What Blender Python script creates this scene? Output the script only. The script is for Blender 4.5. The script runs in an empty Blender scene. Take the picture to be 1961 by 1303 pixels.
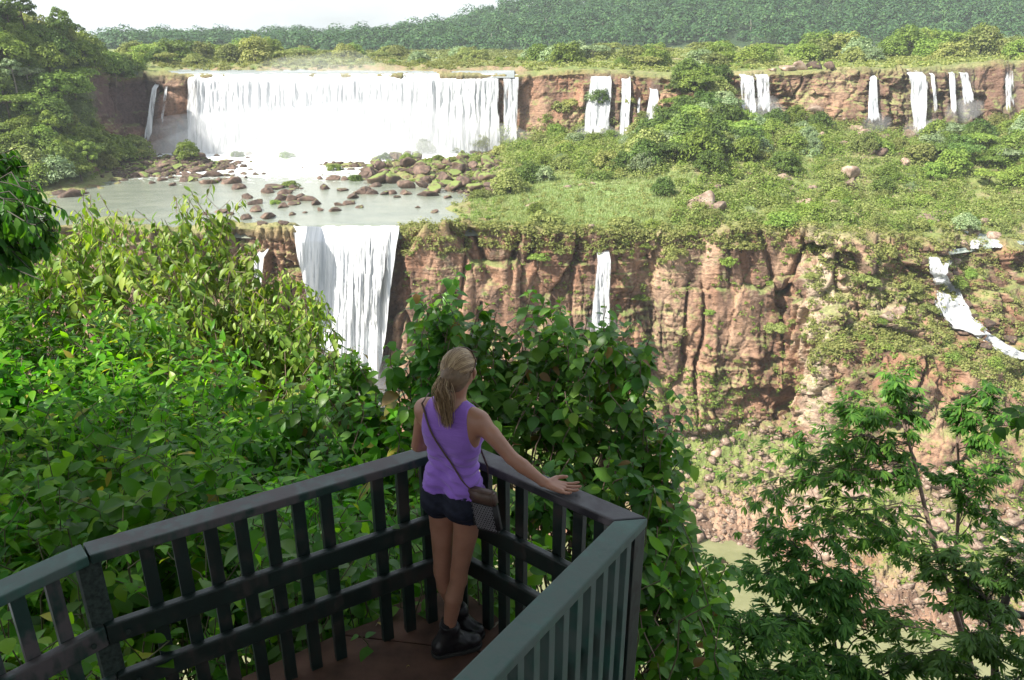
import bpy, bmesh, math, random
import numpy as np
from mathutils import Vector, Matrix
from mathutils.bvhtree import BVHTree

# ------------------------------------------------------------ camera, sky, sun, exposure
sc = bpy.context.scene
C = sc.collection
R_ = math.radians
H = 2.97                      # camera height above the deck
PITCH = math.atan((651.5 - 60) / 1500)
cam_data = bpy.data.cameras.new("camera")
cam = bpy.data.objects.new("camera", cam_data)
C.objects.link(cam)
cam.location = (0, 0, H)
cam.rotation_euler = (math.pi / 2 - PITCH, 0, 0)
cam_data.sensor_width = 36
cam_data.lens = 1500 / 1961 * 36
cam_data.clip_start = 0.05
cam_data.clip_end = 6000
sc.camera = cam

SUN = np.array([-0.63, -0.33, 0.70]); SUN = SUN / np.linalg.norm(SUN)   # towards the sun
sun_data = bpy.data.lights.new("sun", 'SUN')
sun_data.energy = 5.0
sun_data.angle = R_(0.6)
sun_data.color = (1.0, 0.95, 0.86)
sun = bpy.data.objects.new("sun", sun_data)
C.objects.link(sun)
sun.rotation_euler = Vector(SUN).to_track_quat('Z', 'Y').to_euler()

w = bpy.data.worlds.new("World")
sc.world = w
w.use_nodes = True
nt = w.node_tree
nt.nodes.clear()
n_out = nt.nodes.new('ShaderNodeOutputWorld')
n_bg = nt.nodes.new('ShaderNodeBackground')
n_sky = nt.nodes.new('ShaderNodeTexSky')
n_sky.sky_type = 'NISHITA'
n_sky.sun_disc = False
n_sky.sun_elevation = math.asin(SUN[2])
n_sky.sun_rotation = math.atan2(SUN[0], SUN[1])
n_sky.dust_density = 2.0
n_sky.air_density = 1.0
n_tc = nt.nodes.new('ShaderNodeTexCoord')
n_map = nt.nodes.new('ShaderNodeMapping')
n_map.inputs['Scale'].default_value = (1.0, 1.0, 3.2)
n_no = nt.nodes.new('ShaderNodeTexNoise')
n_no.inputs['Scale'].default_value = 2.3
n_no.inputs['Detail'].default_value = 7
n_no.inputs['Roughness'].default_value = 0.6
n_rmp = nt.nodes.new('ShaderNodeValToRGB')
n_rmp.color_ramp.elements[0].position = 0.30
n_rmp.color_ramp.elements[0].color = (.45, .45, .45, 1)
n_rmp.color_ramp.elements[1].position = 0.62
n_mix = nt.nodes.new('ShaderNodeMix')
n_mix.data_type = 'RGBA'
n_mix.inputs[7].default_value = (5.0, 5.35, 5.7, 1)      # sunlit thin cloud
nt.links.new(n_tc.outputs['Generated'], n_map.inputs['Vector'])
nt.links.new(n_map.outputs[0], n_no.inputs['Vector'])
nt.links.new(n_no.outputs['Fac'], n_rmp.inputs[0])
nt.links.new(n_rmp.outputs[0], n_mix.inputs[0])
nt.links.new(n_sky.outputs[0], n_mix.inputs[6])
nt.links.new(n_mix.outputs[2], n_bg.inputs['Color'])
n_bg.inputs['Strength'].default_value = 0.10
nt.links.new(n_bg.outputs[0], n_out.inputs[0])

sc.view_settings.view_transform = 'Standard'
sc.view_settings.look = 'None'
sc.view_settings.gamma = 1
sc.view_settings.exposure = 1.2
sc.cycles.max_bounces = 6
sc.cycles.transparent_max_bounces = 12
sc.cycles.volume_bounces = 2

# ------------------------------------------------------------ helpers
CP, SP = math.cos(PITCH), math.sin(PITCH)
def ray(px, py):
    dx = (px - 980.5) / 1500.0; dy = (651.5 - py) / 1500.0
    return np.array([dx, CP + dy * SP, -SP + dy * CP])
def P(px, py, Y):
    d = ray(px, py)
    return d * Y / d[1] + np.array([0, 0, H])
def PZ(px, py, z):
    d = ray(px, py)
    return d * (z - H) / d[2] + np.array([0, 0, H])
def zof(py, Y):
    return P(980.5, py, Y)[2]
def xof(px, Y, z):
    return (px - 980.5) / 1500.0 * (Y * CP - (z - H) * SP)
def proj(p):
    x, y, z = p[0], p[1], p[2] - H
    dep = y * CP - z * SP; up = y * SP + z * CP
    return 980.5 + 1500 * x / dep, 651.5 - 1500 * up / dep

def make(name, verts, faces, mat=None, parent=None, smooth=False, mats=None, midx=None):
    """verts Nx3, faces: list of (array Mxk) or one array; linked as ONE mesh object"""
    me = bpy.data.meshes.new(name)
    verts = np.asarray(verts, np.float32)
    if isinstance(faces, np.ndarray): faces = [faces]
    me.vertices.add(len(verts))
    me.vertices.foreach_set('co', verts.ravel())
    loops = np.concatenate([np.asarray(f, np.int32).ravel() for f in faces])
    tot = np.concatenate([np.full(len(f), np.asarray(f).shape[1], np.int32) for f in faces])
    start = np.concatenate([[0], np.cumsum(tot)[:-1]]).astype(np.int32)
    me.loops.add(len(loops)); me.loops.foreach_set('vertex_index', loops)
    me.polygons.add(len(tot)); me.polygons.foreach_set('loop_start', start)
    me.polygons.foreach_set('loop_total', tot)
    if smooth: me.polygons.foreach_set('use_smooth', np.ones(len(tot), bool))
    for m in (mats or ([mat] if mat else [])): me.materials.append(m)
    if midx is not None: me.polygons.foreach_set('material_index', np.asarray(midx, np.int32))
    me.update(calc_edges=True); me.validate()
    o = bpy.data.objects.new(name, me)
    C.objects.link(o)
    if parent: o.parent = parent
    return o
def from_bm(name, bm, mat=None, parent=None, smooth=False):
    me = bpy.data.meshes.new(name); bm.normal_update(); bm.to_mesh(me); bm.free()
    if mat: me.materials.append(mat)
    if smooth:
        for p in me.polygons: p.use_smooth = True
    o = bpy.data.objects.new(name, me); C.objects.link(o)
    if parent: o.parent = parent
    return o
def empty(name, loc=(0, 0, 0)):
    o = bpy.data.objects.new(name, None); C.objects.link(o); o.location = loc
    o.empty_display_size = 0.2
    return o
def tag(o, label=None, cat=None, group=None, kind=None):
    if label: o['label'] = label
    if cat: o['category'] = cat
    if group: o['group'] = group
    if kind: o['kind'] = kind
    return o
def adopt(child, root):
    """parent a mesh built in world coordinates under a moved Empty"""
    child.parent = root
    child.location = -Vector(root.location)

class Soup:
    """collects pieces into one vertex / face list"""
    def __init__(s): s.v = []; s.q = []; s.t = []; s.n = 0
    def add(s, v, q=None, t=None):
        v = np.asarray(v, float)
        s.v.append(v)
        if q is not None and len(q): s.q.append(np.asarray(q) + s.n)
        if t is not None and len(t): s.t.append(np.asarray(t) + s.n)
        s.n += len(v)
    def make(s, name, mat=None, parent=None, smooth=False):
        f = []
        if s.q: f.append(np.concatenate(s.q))
        if s.t: f.append(np.concatenate(s.t))
        return make(name, np.concatenate(s.v), f, mat, parent, smooth)

def hsh(ix, iy, iz, seed=0):
    n = (ix.astype(np.int64) * 73856093) ^ (iy.astype(np.int64) * 19349663) ^ (iz.astype(np.int64) * 83492791) ^ (seed * 2654435 + 12345)
    n = (n ^ (n >> 13)) * 1274126177 & 0x7fffffff
    n = (n ^ (n >> 15)) * 668265263 & 0x7fffffff
    n = n ^ (n >> 14)
    return (n & 0xffffff) / float(0xffffff)
def vnoise(p, seed=0):
    i = np.floor(p).astype(np.int64); f = p - i; f = f * f * (3 - 2 * f)
    r = 0
    for a in (0, 1):
        for b in (0, 1):
            for c in (0, 1):
                wgt = (f[..., 0] if a else 1 - f[..., 0]) * (f[..., 1] if b else 1 - f[..., 1]) * (f[..., 2] if c else 1 - f[..., 2])
                r = r + wgt * hsh(i[..., 0] + a, i[..., 1] + b, i[..., 2] + c, seed)
    return r * 2 - 1
def fbm(p, oct=4, seed=0, gain=0.5):
    r = 0; a = 1.0; s = 0
    for k in range(oct):
        r = r + a * vnoise(p * (2.03 ** k), seed + k); s += a; a *= gain
    return r / s
def worley(p, seed=0, cheb=False):
    i = np.floor(p).astype(np.int64); f = p - i
    d1 = np.full(p.shape[:-1], 9.0); d2 = d1.copy(); cid = d1.copy()
    for a in (-1, 0, 1):
        for b in (-1, 0, 1):
            for c in (-1, 0, 1):
                jx = i[..., 0] + a; jy = i[..., 1] + b; jz = i[..., 2] + c
                ox = a + hsh(jx, jy, jz, seed) - f[..., 0]
                oy = b + hsh(jx, jy, jz, seed + 7) - f[..., 1]
                oz = c + hsh(jx, jy, jz, seed + 13) - f[..., 2]
                d = np.maximum(np.maximum(abs(ox), abs(oy)), abs(oz)) if cheb else np.sqrt(ox * ox + oy * oy + oz * oz)
                r = hsh(jx, jy, jz, seed + 29)
                m = d < d1
                d2 = np.where(m, d1, np.minimum(d2, d)); cid = np.where(m, r, cid); d1 = np.where(m, d, d1)
    return d1, d2, cid

# ------------------------------------------------------------ materials
def newmat(name):
    m = bpy.data.materials.new(name); m.use_nodes = True
    nt = m.node_tree; b = nt.nodes['Principled BSDF']
    return m, nt, b
def N(nt, t, **kw):
    n = nt.nodes.new(t)
    for k, v in kw.items():
        if k in n.inputs: n.inputs[k].default_value = v
        else: setattr(n, k, v)
    return n
def ramp(nt, src, stops):
    r = nt.nodes.new('ShaderNodeValToRGB')
    el = r.color_ramp.elements
    while len(el) < len(stops): el.new(0.5)
    for e, (p, c) in zip(el, stops):
        e.position = p; e.color = tuple(c) + (1,) if len(c) == 3 else c
    nt.links.new(src, r.inputs[0])
    return r.outputs[0]
def mixc(nt, fac, a, b, mode='MIX'):
    m = nt.nodes.new('ShaderNodeMix'); m.data_type = 'RGBA'; m.blend_type = mode
    for s, v in ((0, fac), (6, a), (7, b)):
        if isinstance(v, bpy.types.NodeSocket): nt.links.new(v, m.inputs[s])
        else: m.inputs[s].default_value = v if s == 0 else tuple(v) + (1,)
    return m.outputs[2]
def noise(nt, scale, detail=4, rough=0.55, stretch=None, coord='Object', dist=0):
    tc = nt.nodes.new('ShaderNodeTexCoord')
    n = nt.nodes.new('ShaderNodeTexNoise')
    n.inputs['Scale'].default_value = scale; n.inputs['Detail'].default_value = detail
    n.inputs['Roughness'].default_value = rough; n.inputs['Distortion'].default_value = dist
    src = tc.outputs[coord]
    if stretch:
        mp = nt.nodes.new('ShaderNodeMapping'); mp.inputs['Scale'].default_value = stretch
        nt.links.new(src, mp.inputs[0]); src = mp.outputs[0]
    nt.links.new(src, n.inputs['Vector'])
    return n.outputs['Fac']
def bump(nt, b, h, strength=0.4, dist=0.1):
    n = nt.nodes.new('ShaderNodeBump'); n.inputs['Strength'].default_value = strength
    n.inputs['Distance'].default_value = dist
    nt.links.new(h, n.inputs['Height']); nt.links.new(n.outputs[0], b.inputs['Normal'])
def flat(name, col, rough=0.6, var=0.15, scale=20, spec=0.5, bmp=0.0, metallic=0):
    m, nt, b = newmat(name)
    f = noise(nt, scale, 5)
    c = ramp(nt, f, [(0.3, [x * (1 - var) for x in col]), (0.7, [min(1, x * (1 + var)) for x in col])])
    nt.links.new(c, b.inputs['Base Color'])
    b.inputs['Roughness'].default_value = rough
    b.inputs['Specular IOR Level'].default_value = spec
    b.inputs['Metallic'].default_value = metallic
    if bmp: bump(nt, b, f, bmp, 0.01)
    return m

def leafmat(name, cols, rough=0.42, trans=0.35, island=True, spec=0.5, tcol=None, size=None, dead=None):
    """foliage: colour varies leaf by leaf and plant by plant; light passes through"""
    m, nt, b = newmat(name)
    g = nt.nodes.new('ShaderNodeNewGeometry'); oi = nt.nodes.new('ShaderNodeObjectInfo')
    src = g.outputs['Random Per Island']
    if size:      # colour clumps for distant foliage
        f = noise(nt, size, 3, coord='Object')
        ad = nt.nodes.new('ShaderNodeMath'); ad.operation = 'ADD'
        mu = nt.nodes.new('ShaderNodeMath'); mu.operation = 'MULTIPLY'; mu.inputs[1].default_value = 0.45
        nt.links.new(src, mu.inputs[0])
        nt.links.new(mu.outputs[0], ad.inputs[0])
        m2 = nt.nodes.new('ShaderNodeMath'); m2.operation = 'MULTIPLY_ADD'; m2.inputs[1].default_value = 0.9; m2.inputs[2].default_value = -0.17
        nt.links.new(f, m2.inputs[0]); nt.links.new(m2.outputs[0], ad.inputs[1])
        src = ad.outputs[0]
    k = len(cols)
    st_ = [(i / max(1, k - 1) * (.965 if dead else 1), col) for i, col in enumerate(cols)]
    c = ramp(nt, src, st_ + ([(.98, dead), (1.0, [x * .6 for x in dead])] if dead else []))
    hs = nt.nodes.new('ShaderNodeHueSaturation')
    mm = nt.nodes.new('ShaderNodeMapRange'); mm.inputs[3].default_value = 0.75; mm.inputs[4].default_value = 1.3
    nt.links.new(oi.outputs['Random'], mm.inputs[0]); nt.links.new(mm.outputs[0], hs.inputs['Value'])
    mh = nt.nodes.new('ShaderNodeMapRange'); mh.inputs[3].default_value = 0.485; mh.inputs[4].default_value = 0.512
    ml = nt.nodes.new('ShaderNodeMath'); ml.operation = 'FRACT'
    mk = nt.nodes.new('ShaderNodeMath'); mk.operation = 'MULTIPLY'; mk.inputs[1].default_value = 7.31
    nt.links.new(oi.outputs['Random'], mk.inputs[0]); nt.links.new(mk.outputs[0], ml.inputs[0])
    nt.links.new(ml.outputs[0], mh.inputs[0]); nt.links.new(mh.outputs[0], hs.inputs['Hue'])
    nt.links.new(c, hs.inputs['Color'])
    nt.links.new(hs.outputs[0], b.inputs['Base Color'])
    b.inputs['Roughness'].default_value = rough
    b.inputs['Specular IOR Level'].default_value = spec
    if trans:
        tr = nt.nodes.new('ShaderNodeBsdfTranslucent'); mx = nt.nodes.new('ShaderNodeMixShader')
        tc = mixc(nt, 1.0, hs.outputs[0], tcol or (1.5, 1.6, 0.5), 'MULTIPLY')
        nt.links.new(tc, tr.inputs[0]); mx.inputs[0].default_value = trans
        out = nt.nodes['Material Output']
        nt.links.new(b.outputs[0], mx.inputs[1]); nt.links.new(tr.outputs[0], mx.inputs[2])
        nt.links.new(mx.outputs[0], out.inputs[0])
    return m
# ------------------------------------------------------------ terrain
def Zp(py, Y): return (Y, zof(py, Y))
KN = 14
#        0 bed      1 shore     2 foot       3 ledge out   4 ledge in    5 crest       6 mid          7 mid back    8 cliff foot  9 cliff top   10 plateau   11 ridge foot 12 ridge top  13 back
def col(k5, k6, k7, k8, k9, k10, k12, k2=None, k3=None, k4=None, k1=None):
    k1 = k1 or (134, -96.0); k2 = k2 or (158, -83.0)
    if k3 is None: k3 = (k2[0] + (k5[0] - k2[0]) * .35, k2[1] + (k5[1] - k2[1]) * .33)
    if k4 is None: k4 = (k2[0] + (k5[0] - k2[0]) * .72, k2[1] + (k5[1] - k2[1]) * .7)
    return [(50, -99.0), k1, k2, k3, k4, k5, k6, k7, k8, k9, k10, (720, k10[1] - 2), k12, (1700, k12[1] - 60)]
BED = -38.6; UP = -11.6
COLS = {
 -500: col((160, -36.5), (200, -35.5), (204, -35), Zp(200, 220), Zp(30, 245), (340, 6), (1000, -8)),
 0: col((162, -36.6), (190, BED), (207, -35.8), Zp(225, 225), Zp(62, 247), (340, -2), (1000, -8)),
 110: col((162, -36.6), (190, BED), (213, -36), Zp(240, 236), Zp(85, 258), (340, -5), (1000, -8)),
 170: col((162, -36.6), (195, BED), (222, -36.2), Zp(255, 250), Zp(115, 268), (360, -7), (1000, -8)),
 205: col((162, -36.8), (200, BED), (236, -36.3), Zp(287, 266), Zp(148, 276), (380, -10), (1000, -15)),
 260: col((162, -37.2), (205, BED), (250, -36.6), Zp(292, 276), Zp(142, 282), (420, -10), (1000, -16)),
 350: col((162, -37.4), (208, BED), (258, -37.5), (282, -38.5), (286, -10.9), (440, UP), (1000, -18)),
 440: col((163, -37.0), (208, BED), (258, -38.2), (283, -38.8), (286.5, -10.9), (440, UP), (1000, -17)),
 520: col((162, -37.2), (208, BED), (260, -38.4), (283, -39), (286.5, -10.9), (440, UP), (1000, -15)),
 585: col((163, -37.4), (208, BED), (260, -38.4), (283, -39), (286.5, -10.9), (440, UP), (1000, -11), k2=(157, -85)),
 612: col((168, -37.9), (208, BED), (260, -38.4), (283, -39), (286.5, -10.9), (440, UP), (1000, -9), k2=(161.5, -92), k3=(163, -75), k4=(165.5, -56)),
 700: col((168.5, -37.9), (205, BED), (258, -38.0), (283, -39), (286.5, -10.9), (440, UP), (1000, -4), k2=(161.5, -92), k3=(163, -75), k4=(165.5, -56)),
 735: col((167.5, -37.9), (205, BED), (256, -37.6), (283, -39), (286.5, -10.9), (440, UP), (1000, -1), k2=(161.5, -92), k3=(163, -75), k4=(165.5, -56)),
 770: col((164, -37.6), (203, BED), (254, -37.2), (283, -39), (286.5, -10.9), (440, UP), (1000, 2), k2=(157, -85)),
 860: col((164, -37.4), (200, -37.9), (250, -36.2), (283, -38.5), (286.5, -10.9), (440, UP), (1000, 7)),
 920: col((165, -37.2), (198, -36.4), (246, -35.0), (283, -37), (286.5, -10.9), (440, UP), (1000, 12)),
 1000: col((165, -37.2), (198, -35.6), (244, -34.4), Zp(272, 280), Zp(143, 288), (440, UP), (1000, 19)),
 1100: col((166, -37.2), (198, -35.8), (242, -32.0), Zp(262, 279), Zp(135, 287), (440, -9.5), (1000, 31)),
 1190: col((166, -37.2), (198, -36.0), (240, -31.0), Zp(262, 278), Zp(138, 286), (440, -9.5), (1000, 37)),
 1260: col((167, -37.4), (198, -35.5), (238, -29.5), Zp(250, 275), Zp(146, 285), (440, -9), (1000, 43)),
 1330: col((167, -37.4), (198, -35.0), (234, -25.5), Zp(212, 262), Zp(145, 284), (440, -8), (1000, 48)),
 1400: col((167, -37.4), (198, -35.6), (236, -28.0), Zp(222, 272), Zp(142, 284), (440, -8), (1000, 54)),
 1500: col((167, -37.8), (200, -36.6), (240, -30.0), Zp(224, 279), Zp(140, 286), (440, -8), (1000, 60), k1=(127, -96)),
 1600: col((163, -37.6), (202, -37.6), (244, -31.5), Zp(240, 278), Zp(135, 287), (440, -8), (1000, 60), k2=Zp(895, 143), k3=Zp(690, 152), k4=Zp(640, 154), k1=(115, -96)),
 1690: col((164, -38.4), (204, -38.4), (246, -32.0), Zp(252, 277), Zp(137, 288), (440, -8), (1000, 60), k2=Zp(930, 135), k3=Zp(665, 146), k4=Zp(610, 153), k1=(110, -96)),
 1780: col((166, -39.4), (206, -39.2), (248, -33.0), Zp(270, 276), Zp(132, 289), (440, -7.5), (1000, 62), k2=Zp(965, 128), k3=Zp(690, 143), k4=Zp(625, 152), k1=(108, -96)),
 1850: col((170, -40.4), (208, -39.6), (248, -33.0), Zp(255, 279), Zp(127, 292), (440, -7), (1000, 66), k2=Zp(1010, 122), k3=Zp(715, 142), k4=Zp(655, 150), k1=(108, -96)),
 1961: col((175, -42.0), (208, -39.6), (246, -32.0), Zp(240, 282), Zp(118, 297), (440, -7), (1000, 70), k2=Zp(1075, 117), k3=Zp(755, 140), k4=Zp(700, 148), k1=(107, -96)),
 2500: col((178, -42.0), (208, -39.0), (246, -31.0), Zp(235, 284), Zp(110, 300), (440, -6), (1000, 76), k2=Zp(1075, 117), k3=Zp(755, 140), k4=Zp(700, 148), k1=(107, -96)),
}
kp = np.array(sorted(COLS)); KT = np.array([COLS[k] for k in kp])   # cols x knots x 2
def base(px, s):
    """smooth terrain: picture column px and profile position s -> world"""
    px = np.asarray(px, float); s = np.clip(np.asarray(s, float), 0, KN - 1.0001)
    px, s = np.broadcast_arrays(px, s)
    i = np.clip(np.searchsorted(kp, px, side='right') - 1, 0, len(kp) - 2)
    f = np.clip((px - kp[i]) / (kp[i + 1] - kp[i]), 0, 1)
    k = s.astype(int); g = s - k
    a = KT[i, k] * (1 - f[..., None]) + KT[i + 1, k] * f[..., None]
    b = KT[i, k + 1] * (1 - f[..., None]) + KT[i + 1, k + 1] * f[..., None]
    yz = a * (1 - g[..., None]) + b * g[..., None]
    Y = yz[..., 0]; z = yz[..., 1]
    x = (px - 980.5) / 1500.0 * (Y * CP - (z - H) * SP)
    return np.stack([x, Y, z], -1)

PXS = np.concatenate([np.arange(-500, -20, 16), np.arange(-20, 1985, 2.3), np.arange(1985, 2500, 16)])
SEG = [14, 56, 60, 56, 74, 46, 44, 30, 74, 34, 16, 26, 6]
SS = np.concatenate([np.linspace(k, k + 1, n, endpoint=False) for k, n in enumerate(SEG)] + [[KN - 1.0001]])
GX, GS = np.meshgrid(PXS, SS)
B0 = base(GX, GS)
def smooth1(a, n, ax=0):
    for _ in range(n):
        b = a.copy()
        sl = [slice(None)] * a.ndim; lo = list(sl); hi = list(sl); mi = list(sl)
        lo[ax] = slice(0, -2); hi[ax] = slice(2, None); mi[ax] = slice(1, -1)
        b[tuple(mi)] = 0.25 * a[tuple(lo)] + 0.5 * a[tuple(mi)] + 0.25 * a[tuple(hi)]
        a = b
    return a
B0 = smooth1(B0, 6, 1); B0 = smooth1(B0, 3, 0)
# outward normals of the smooth base
du = np.gradient(B0, axis=1); dv = np.gradient(B0, axis=0)
nrm = np.cross(du, dv); nrm /= np.linalg.norm(nrm, axis=-1, keepdims=True) + 1e-9
nrm = smooth1(smooth1(nrm, 10, 0), 10, 1)
def win(s, a, b, e=0.12):
    return np.clip((s - a + e) / (2 * e), 0, 1) * np.clip((b + e - s) / (2 * e), 0, 1)
lowc = win(GS, 2.05, 5.0, .1); upc = win(GS, 8.05, 9.0, .1)
wet = win(GX, 585, 745, 10) * lowc + win(GX, 362, 960, 8) * upc
FALLS = [(283, 304), (1122, 1180), (1188, 1212), (1246, 1266), (1412, 1480), (1662, 1684), (1732, 1796), (1812, 1868), (1918, 1950)]
for a_, b__ in FALLS: wet = np.maximum(wet, .85 * win(GX, a_, b__, 5) * upc)
wet = np.maximum(wet, .8 * win(GX, 1128, 1174, 6) * lowc * win(GS, 3.4, 5, .1))
hor = nrm.copy(); hor[..., 2] *= 0.25; hor /= np.linalg.norm(hor, axis=-1, keepdims=True) + 1e-9
def cliffdisp(p, k):
    wp = p + 2.2 * np.stack([fbm(p * .07, 4, 5), fbm(p * .07, 4, 9), 0.8 * fbm(p * .08, 4, 15)], -1) + .7 * np.stack([fbm(p * .4, 2, 25), fbm(p * .4, 2, 29), fbm(p * .4, 2, 35)], -1)
    rot = np.array([[.94, .34, 0], [-.34, .94, 0], [0, 0, 1]]); wp = wp @ rot
    a1, b1, c1 = worley(wp * np.array([.075, .075, .045]) * k, 3, True)
    a2, b2, c2 = worley(wp * np.array([.19, .19, .11]) * k, 11, True)
    a3, b3, c3 = worley(wp * np.array([.55, .55, .38]) * k, 17, True)
    sm = np.clip(.5 + 1.6 * fbm(p * np.array([.045, .045, .05]), 3, 140), .15, 1)     # smooth slabs here, broken rock there
    d = (c1 - .5) * 5.0 - .5 * np.exp(-((b1 - a1) / .03) ** 2)
    d += ((c2 - .5) * 2.8 - .5 * np.exp(-((b2 - a2) / .04) ** 2)) * sm
    d += ((c3 - .5) * .9 - .35 * np.exp(-((b3 - a3) / .07) ** 2)) * sm
    st = p[..., 2] * .30 + 1.0 * fbm(p * np.array([.03, .03, .1]), 3, 40)     # bedding ledges
    d += .6 * np.abs((st % 1) - .5) ** 3 * 8 * sm + .9 * (st % 1) * sm + .35 * ((st * 3.1 + c2 * 2) % 1) * sm
    a4, b4, c4 = worley((p @ rot) * np.array([1.15, 1.15, .9]), 23, True); d += (c4 - .5) * .55 * sm
    d += 1.6 * fbm(p * np.array([.2, .2, .09]), 5, 60) + 2.6 * fbm(p * np.array([.06, .06, .012]), 3, 66)
    fis = fbm(p * np.array([.10, .10, .012]) + 3.3, 3, 240); d -= 3.4 * np.exp(-(fis / .035) ** 2) * np.clip(.7 + 1.5 * fbm(p * .05, 2, 250), 0, 1)
    fis2 = fbm(p * np.array([.28, .28, .03]) + 9.1, 2, 244); d -= 1.2 * np.exp(-(fis2 / .05) ** 2) * sm
    cav = worley(wp * np.array([.11, .11, .13]), 77)
    d -= 4.5 * np.clip((.36 - cav[0]) / .2, 0, 1) * (cav[2] > .62) * sm
    return d / k ** .5, b2 - a2, c2
gmask = 1 - lowc - upc
D = np.zeros(GX.shape); CRK = np.ones(GX.shape); CID = np.full(GX.shape, .5)
r0, r1 = np.where((SS >= 1.95) & (SS <= 5.2))[0][[0, -1]]
d, c, q = cliffdisp(B0[r0:r1], 1.0); D[r0:r1] = d; CRK[r0:r1] = c; CID[r0:r1] = q
r2, r3 = np.where((SS >= 7.9) & (SS <= 9.2))[0][[0, -1]]
d, c, q = cliffdisp(B0[r2:r3], 0.9); D[r2:r3] = d; CRK[r2:r3] = c; CID[r2:r3] = q
damp = 1 - .75 * np.clip(wet, 0, 1)
V = B0 + hor * (D * np.clip(lowc + upc, 0, 1) * damp)[..., None]
gz = fbm(B0 * .06, 3, 80) * 1.1 + fbm(B0 * .35, 4, 90) * .5
gz = gz * np.clip(gmask, 0, 1) * win(GS, 0, 10.2, .3)
# river part stays under the water, with an islet field at the left and the right-hand rock bank
rivm = win(GS, 5.25, 8.0, .2) * np.clip((890 - GX) / 60, 0, 1)
gz = gz * (1 - .5 * rivm)
isl = (np.exp(-(((GX - 350) / 95) ** 2 + ((GS - 6.93) / .22) ** 2)) * 3.0 + np.exp(-(((GX - 560) / 60) ** 2 + ((GS - 6.1) / .12) ** 2)) * 2.0
       + np.exp(-(((GX - 470) / 60) ** 2 + ((GS - 6.55) / .10) ** 2)) * 1.6 + np.exp(-(((GX - 230) / 70) ** 2 + ((GS - 5.35) / .10) ** 2)) * 1.7
       + np.exp(-(((GX - 800) / 90) ** 2 + ((GS - 6.75) / .28) ** 2)) * 2.6 + np.exp(-(((GX - 905) / 70) ** 2 + ((GS - 5.7) / .2) ** 2)) * 1.3
       + np.exp(-(((GX - 430) / 60) ** 2 + ((GS - 5.15) / .14) ** 2)) * 1.2 + np.exp(-(((GX - 640) / 50) ** 2 + ((GS - 6.9) / .10) ** 2)) * 1.6)
isl = isl + win(GX, 262, 1050, 10) * win(GS, 9.12, 11, .03) * (1.5 + 1.6 * np.clip(fbm(B0 * np.array([.05, .09, .01]), 3, 222) + .1, -.6, 1)) + win(GX, 262, 1050, 10) * win(GS, 9.02, 9.25, .02) * 2.2 * np.clip(fbm(B0 * np.array([.12, .2, .01]), 3, 224) - .12, 0, 1)
rimz = worley(B0 * np.array([.12, .12, .0]), 301, True); isl = isl + win(GS, 4.86, 5.3, .10) * (1 - win(GX, 560, 775, 8)) * (1 - win(GX, 1140, 1180, 8)) * ((rimz[2] - .35) * 2.6 + 1.1 * fbm(B0 * .3, 3, 303)) * np.clip((GX - 760) / 60 , .08, 1)
isl = isl + win(GS, 4.97, 5.16, .03) * 1.5 * (1 - win(GX, 572, 762, 6)) * np.clip((930 - GX) / 30, 0, 1)
gz = gz + isl * (.75 + .5 * fbm(B0 * .3, 3, 33))
lump = worley(B0 * np.array([.3, .3, .05]), 51)
rocky = win(GS, 6.0, 8.3, .3) * np.clip((1150 - GX) / 200, 0, 1)
gz = gz + (lump[2] - .35) * 1.7 * np.clip(1 - lump[0] * .9, 0, 1) * rocky
V[..., 2] += gz
# talus blocks
tal = win(GS, 1.02, 2.15, .08)
t1 = worley(B0 * .36, 61, True); t2 = worley(B0 * .9, 67, True)
V[..., 2] += tal * ((t1[2] - .4) * 3.0 * np.clip(1.1 - t1[0], 0, 1) + (t2[2] - .4) * 1.5 * np.clip(1.1 - t2[0], 0, 1))
V[..., 2] += win(GS, 11.0, 13, .3) * fbm(B0 * np.array([.006, .006, .001]), 3, 99) * 16

# surface colours of the ground by place and slope; left cliff has painted shade
dvn = np.gradient(V, axis=0); dun = np.gradient(V, axis=1)
tn = np.cross(dun, dvn); tn /= np.linalg.norm(tn, axis=-1, keepdims=True) + 1e-9
upn = np.clip(tn[..., 2], 0, 1)
def L3(c): return np.array(c, float)
f1 = fbm(V * np.array([.12, .12, .07]), 4, 101)[..., None]; f2 = fbm(V * .5, 4, 111)[..., None]; f3 = fbm(V * np.array([.3, .3, .05]), 4, 121)[..., None]
red = L3((.25, .135, .085)); tan = L3((.38, .255, .175)); brn = L3((.10, .062, .045)); pale = L3((.52, .42, .32)); dark = L3((.065, .045, .038))
def mixa(a, b, t): return a * (1 - t) + b * t
rock = mixa(red, tan, np.clip(f1 * 1.2 + .35, 0, 1)); rock = mixa(rock, brn, np.clip(f3 * 3.0 + .22 + .5 * win(GX, 740, 1130, 60)[..., None] * win(GS, 3.6, 4.95, .3)[..., None], 0, 1) * .8)
rock = rock * (1 + .28 * (CID[..., None] - .5))
rock = mixa(rock, dark, (np.clip((.08 - CRK[..., None]) / .08, 0, 1)) * .45)
pm = np.clip((np.exp(-((GX - 1570) / 45) ** 2) + np.exp(-((GX - 1700) / 60) ** 2 - ((GS - 4.0) / .5) ** 2))[..., None] * 1.1 + f2 * 1.2 - .35, 0, 1) * (lowc[..., None])
rock = mixa(rock, pale, pm * .8)
hillg = (np.clip((185 - GX) / 20, 0, 1) * win(GS, 7, 13, .1))[..., None]
leftshade = np.clip((345 - GX) / 60, 0, 1)[..., None] * upc[..., None]
rock = mixa(rock, L3((.07, .045, .05)), leftshade * .85)  # shade of the left wall turned from the sun, put into the rock colour
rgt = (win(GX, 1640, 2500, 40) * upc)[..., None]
rock = mixa(rock, L3((.15, .09, .065)), rgt * .8)
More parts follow.
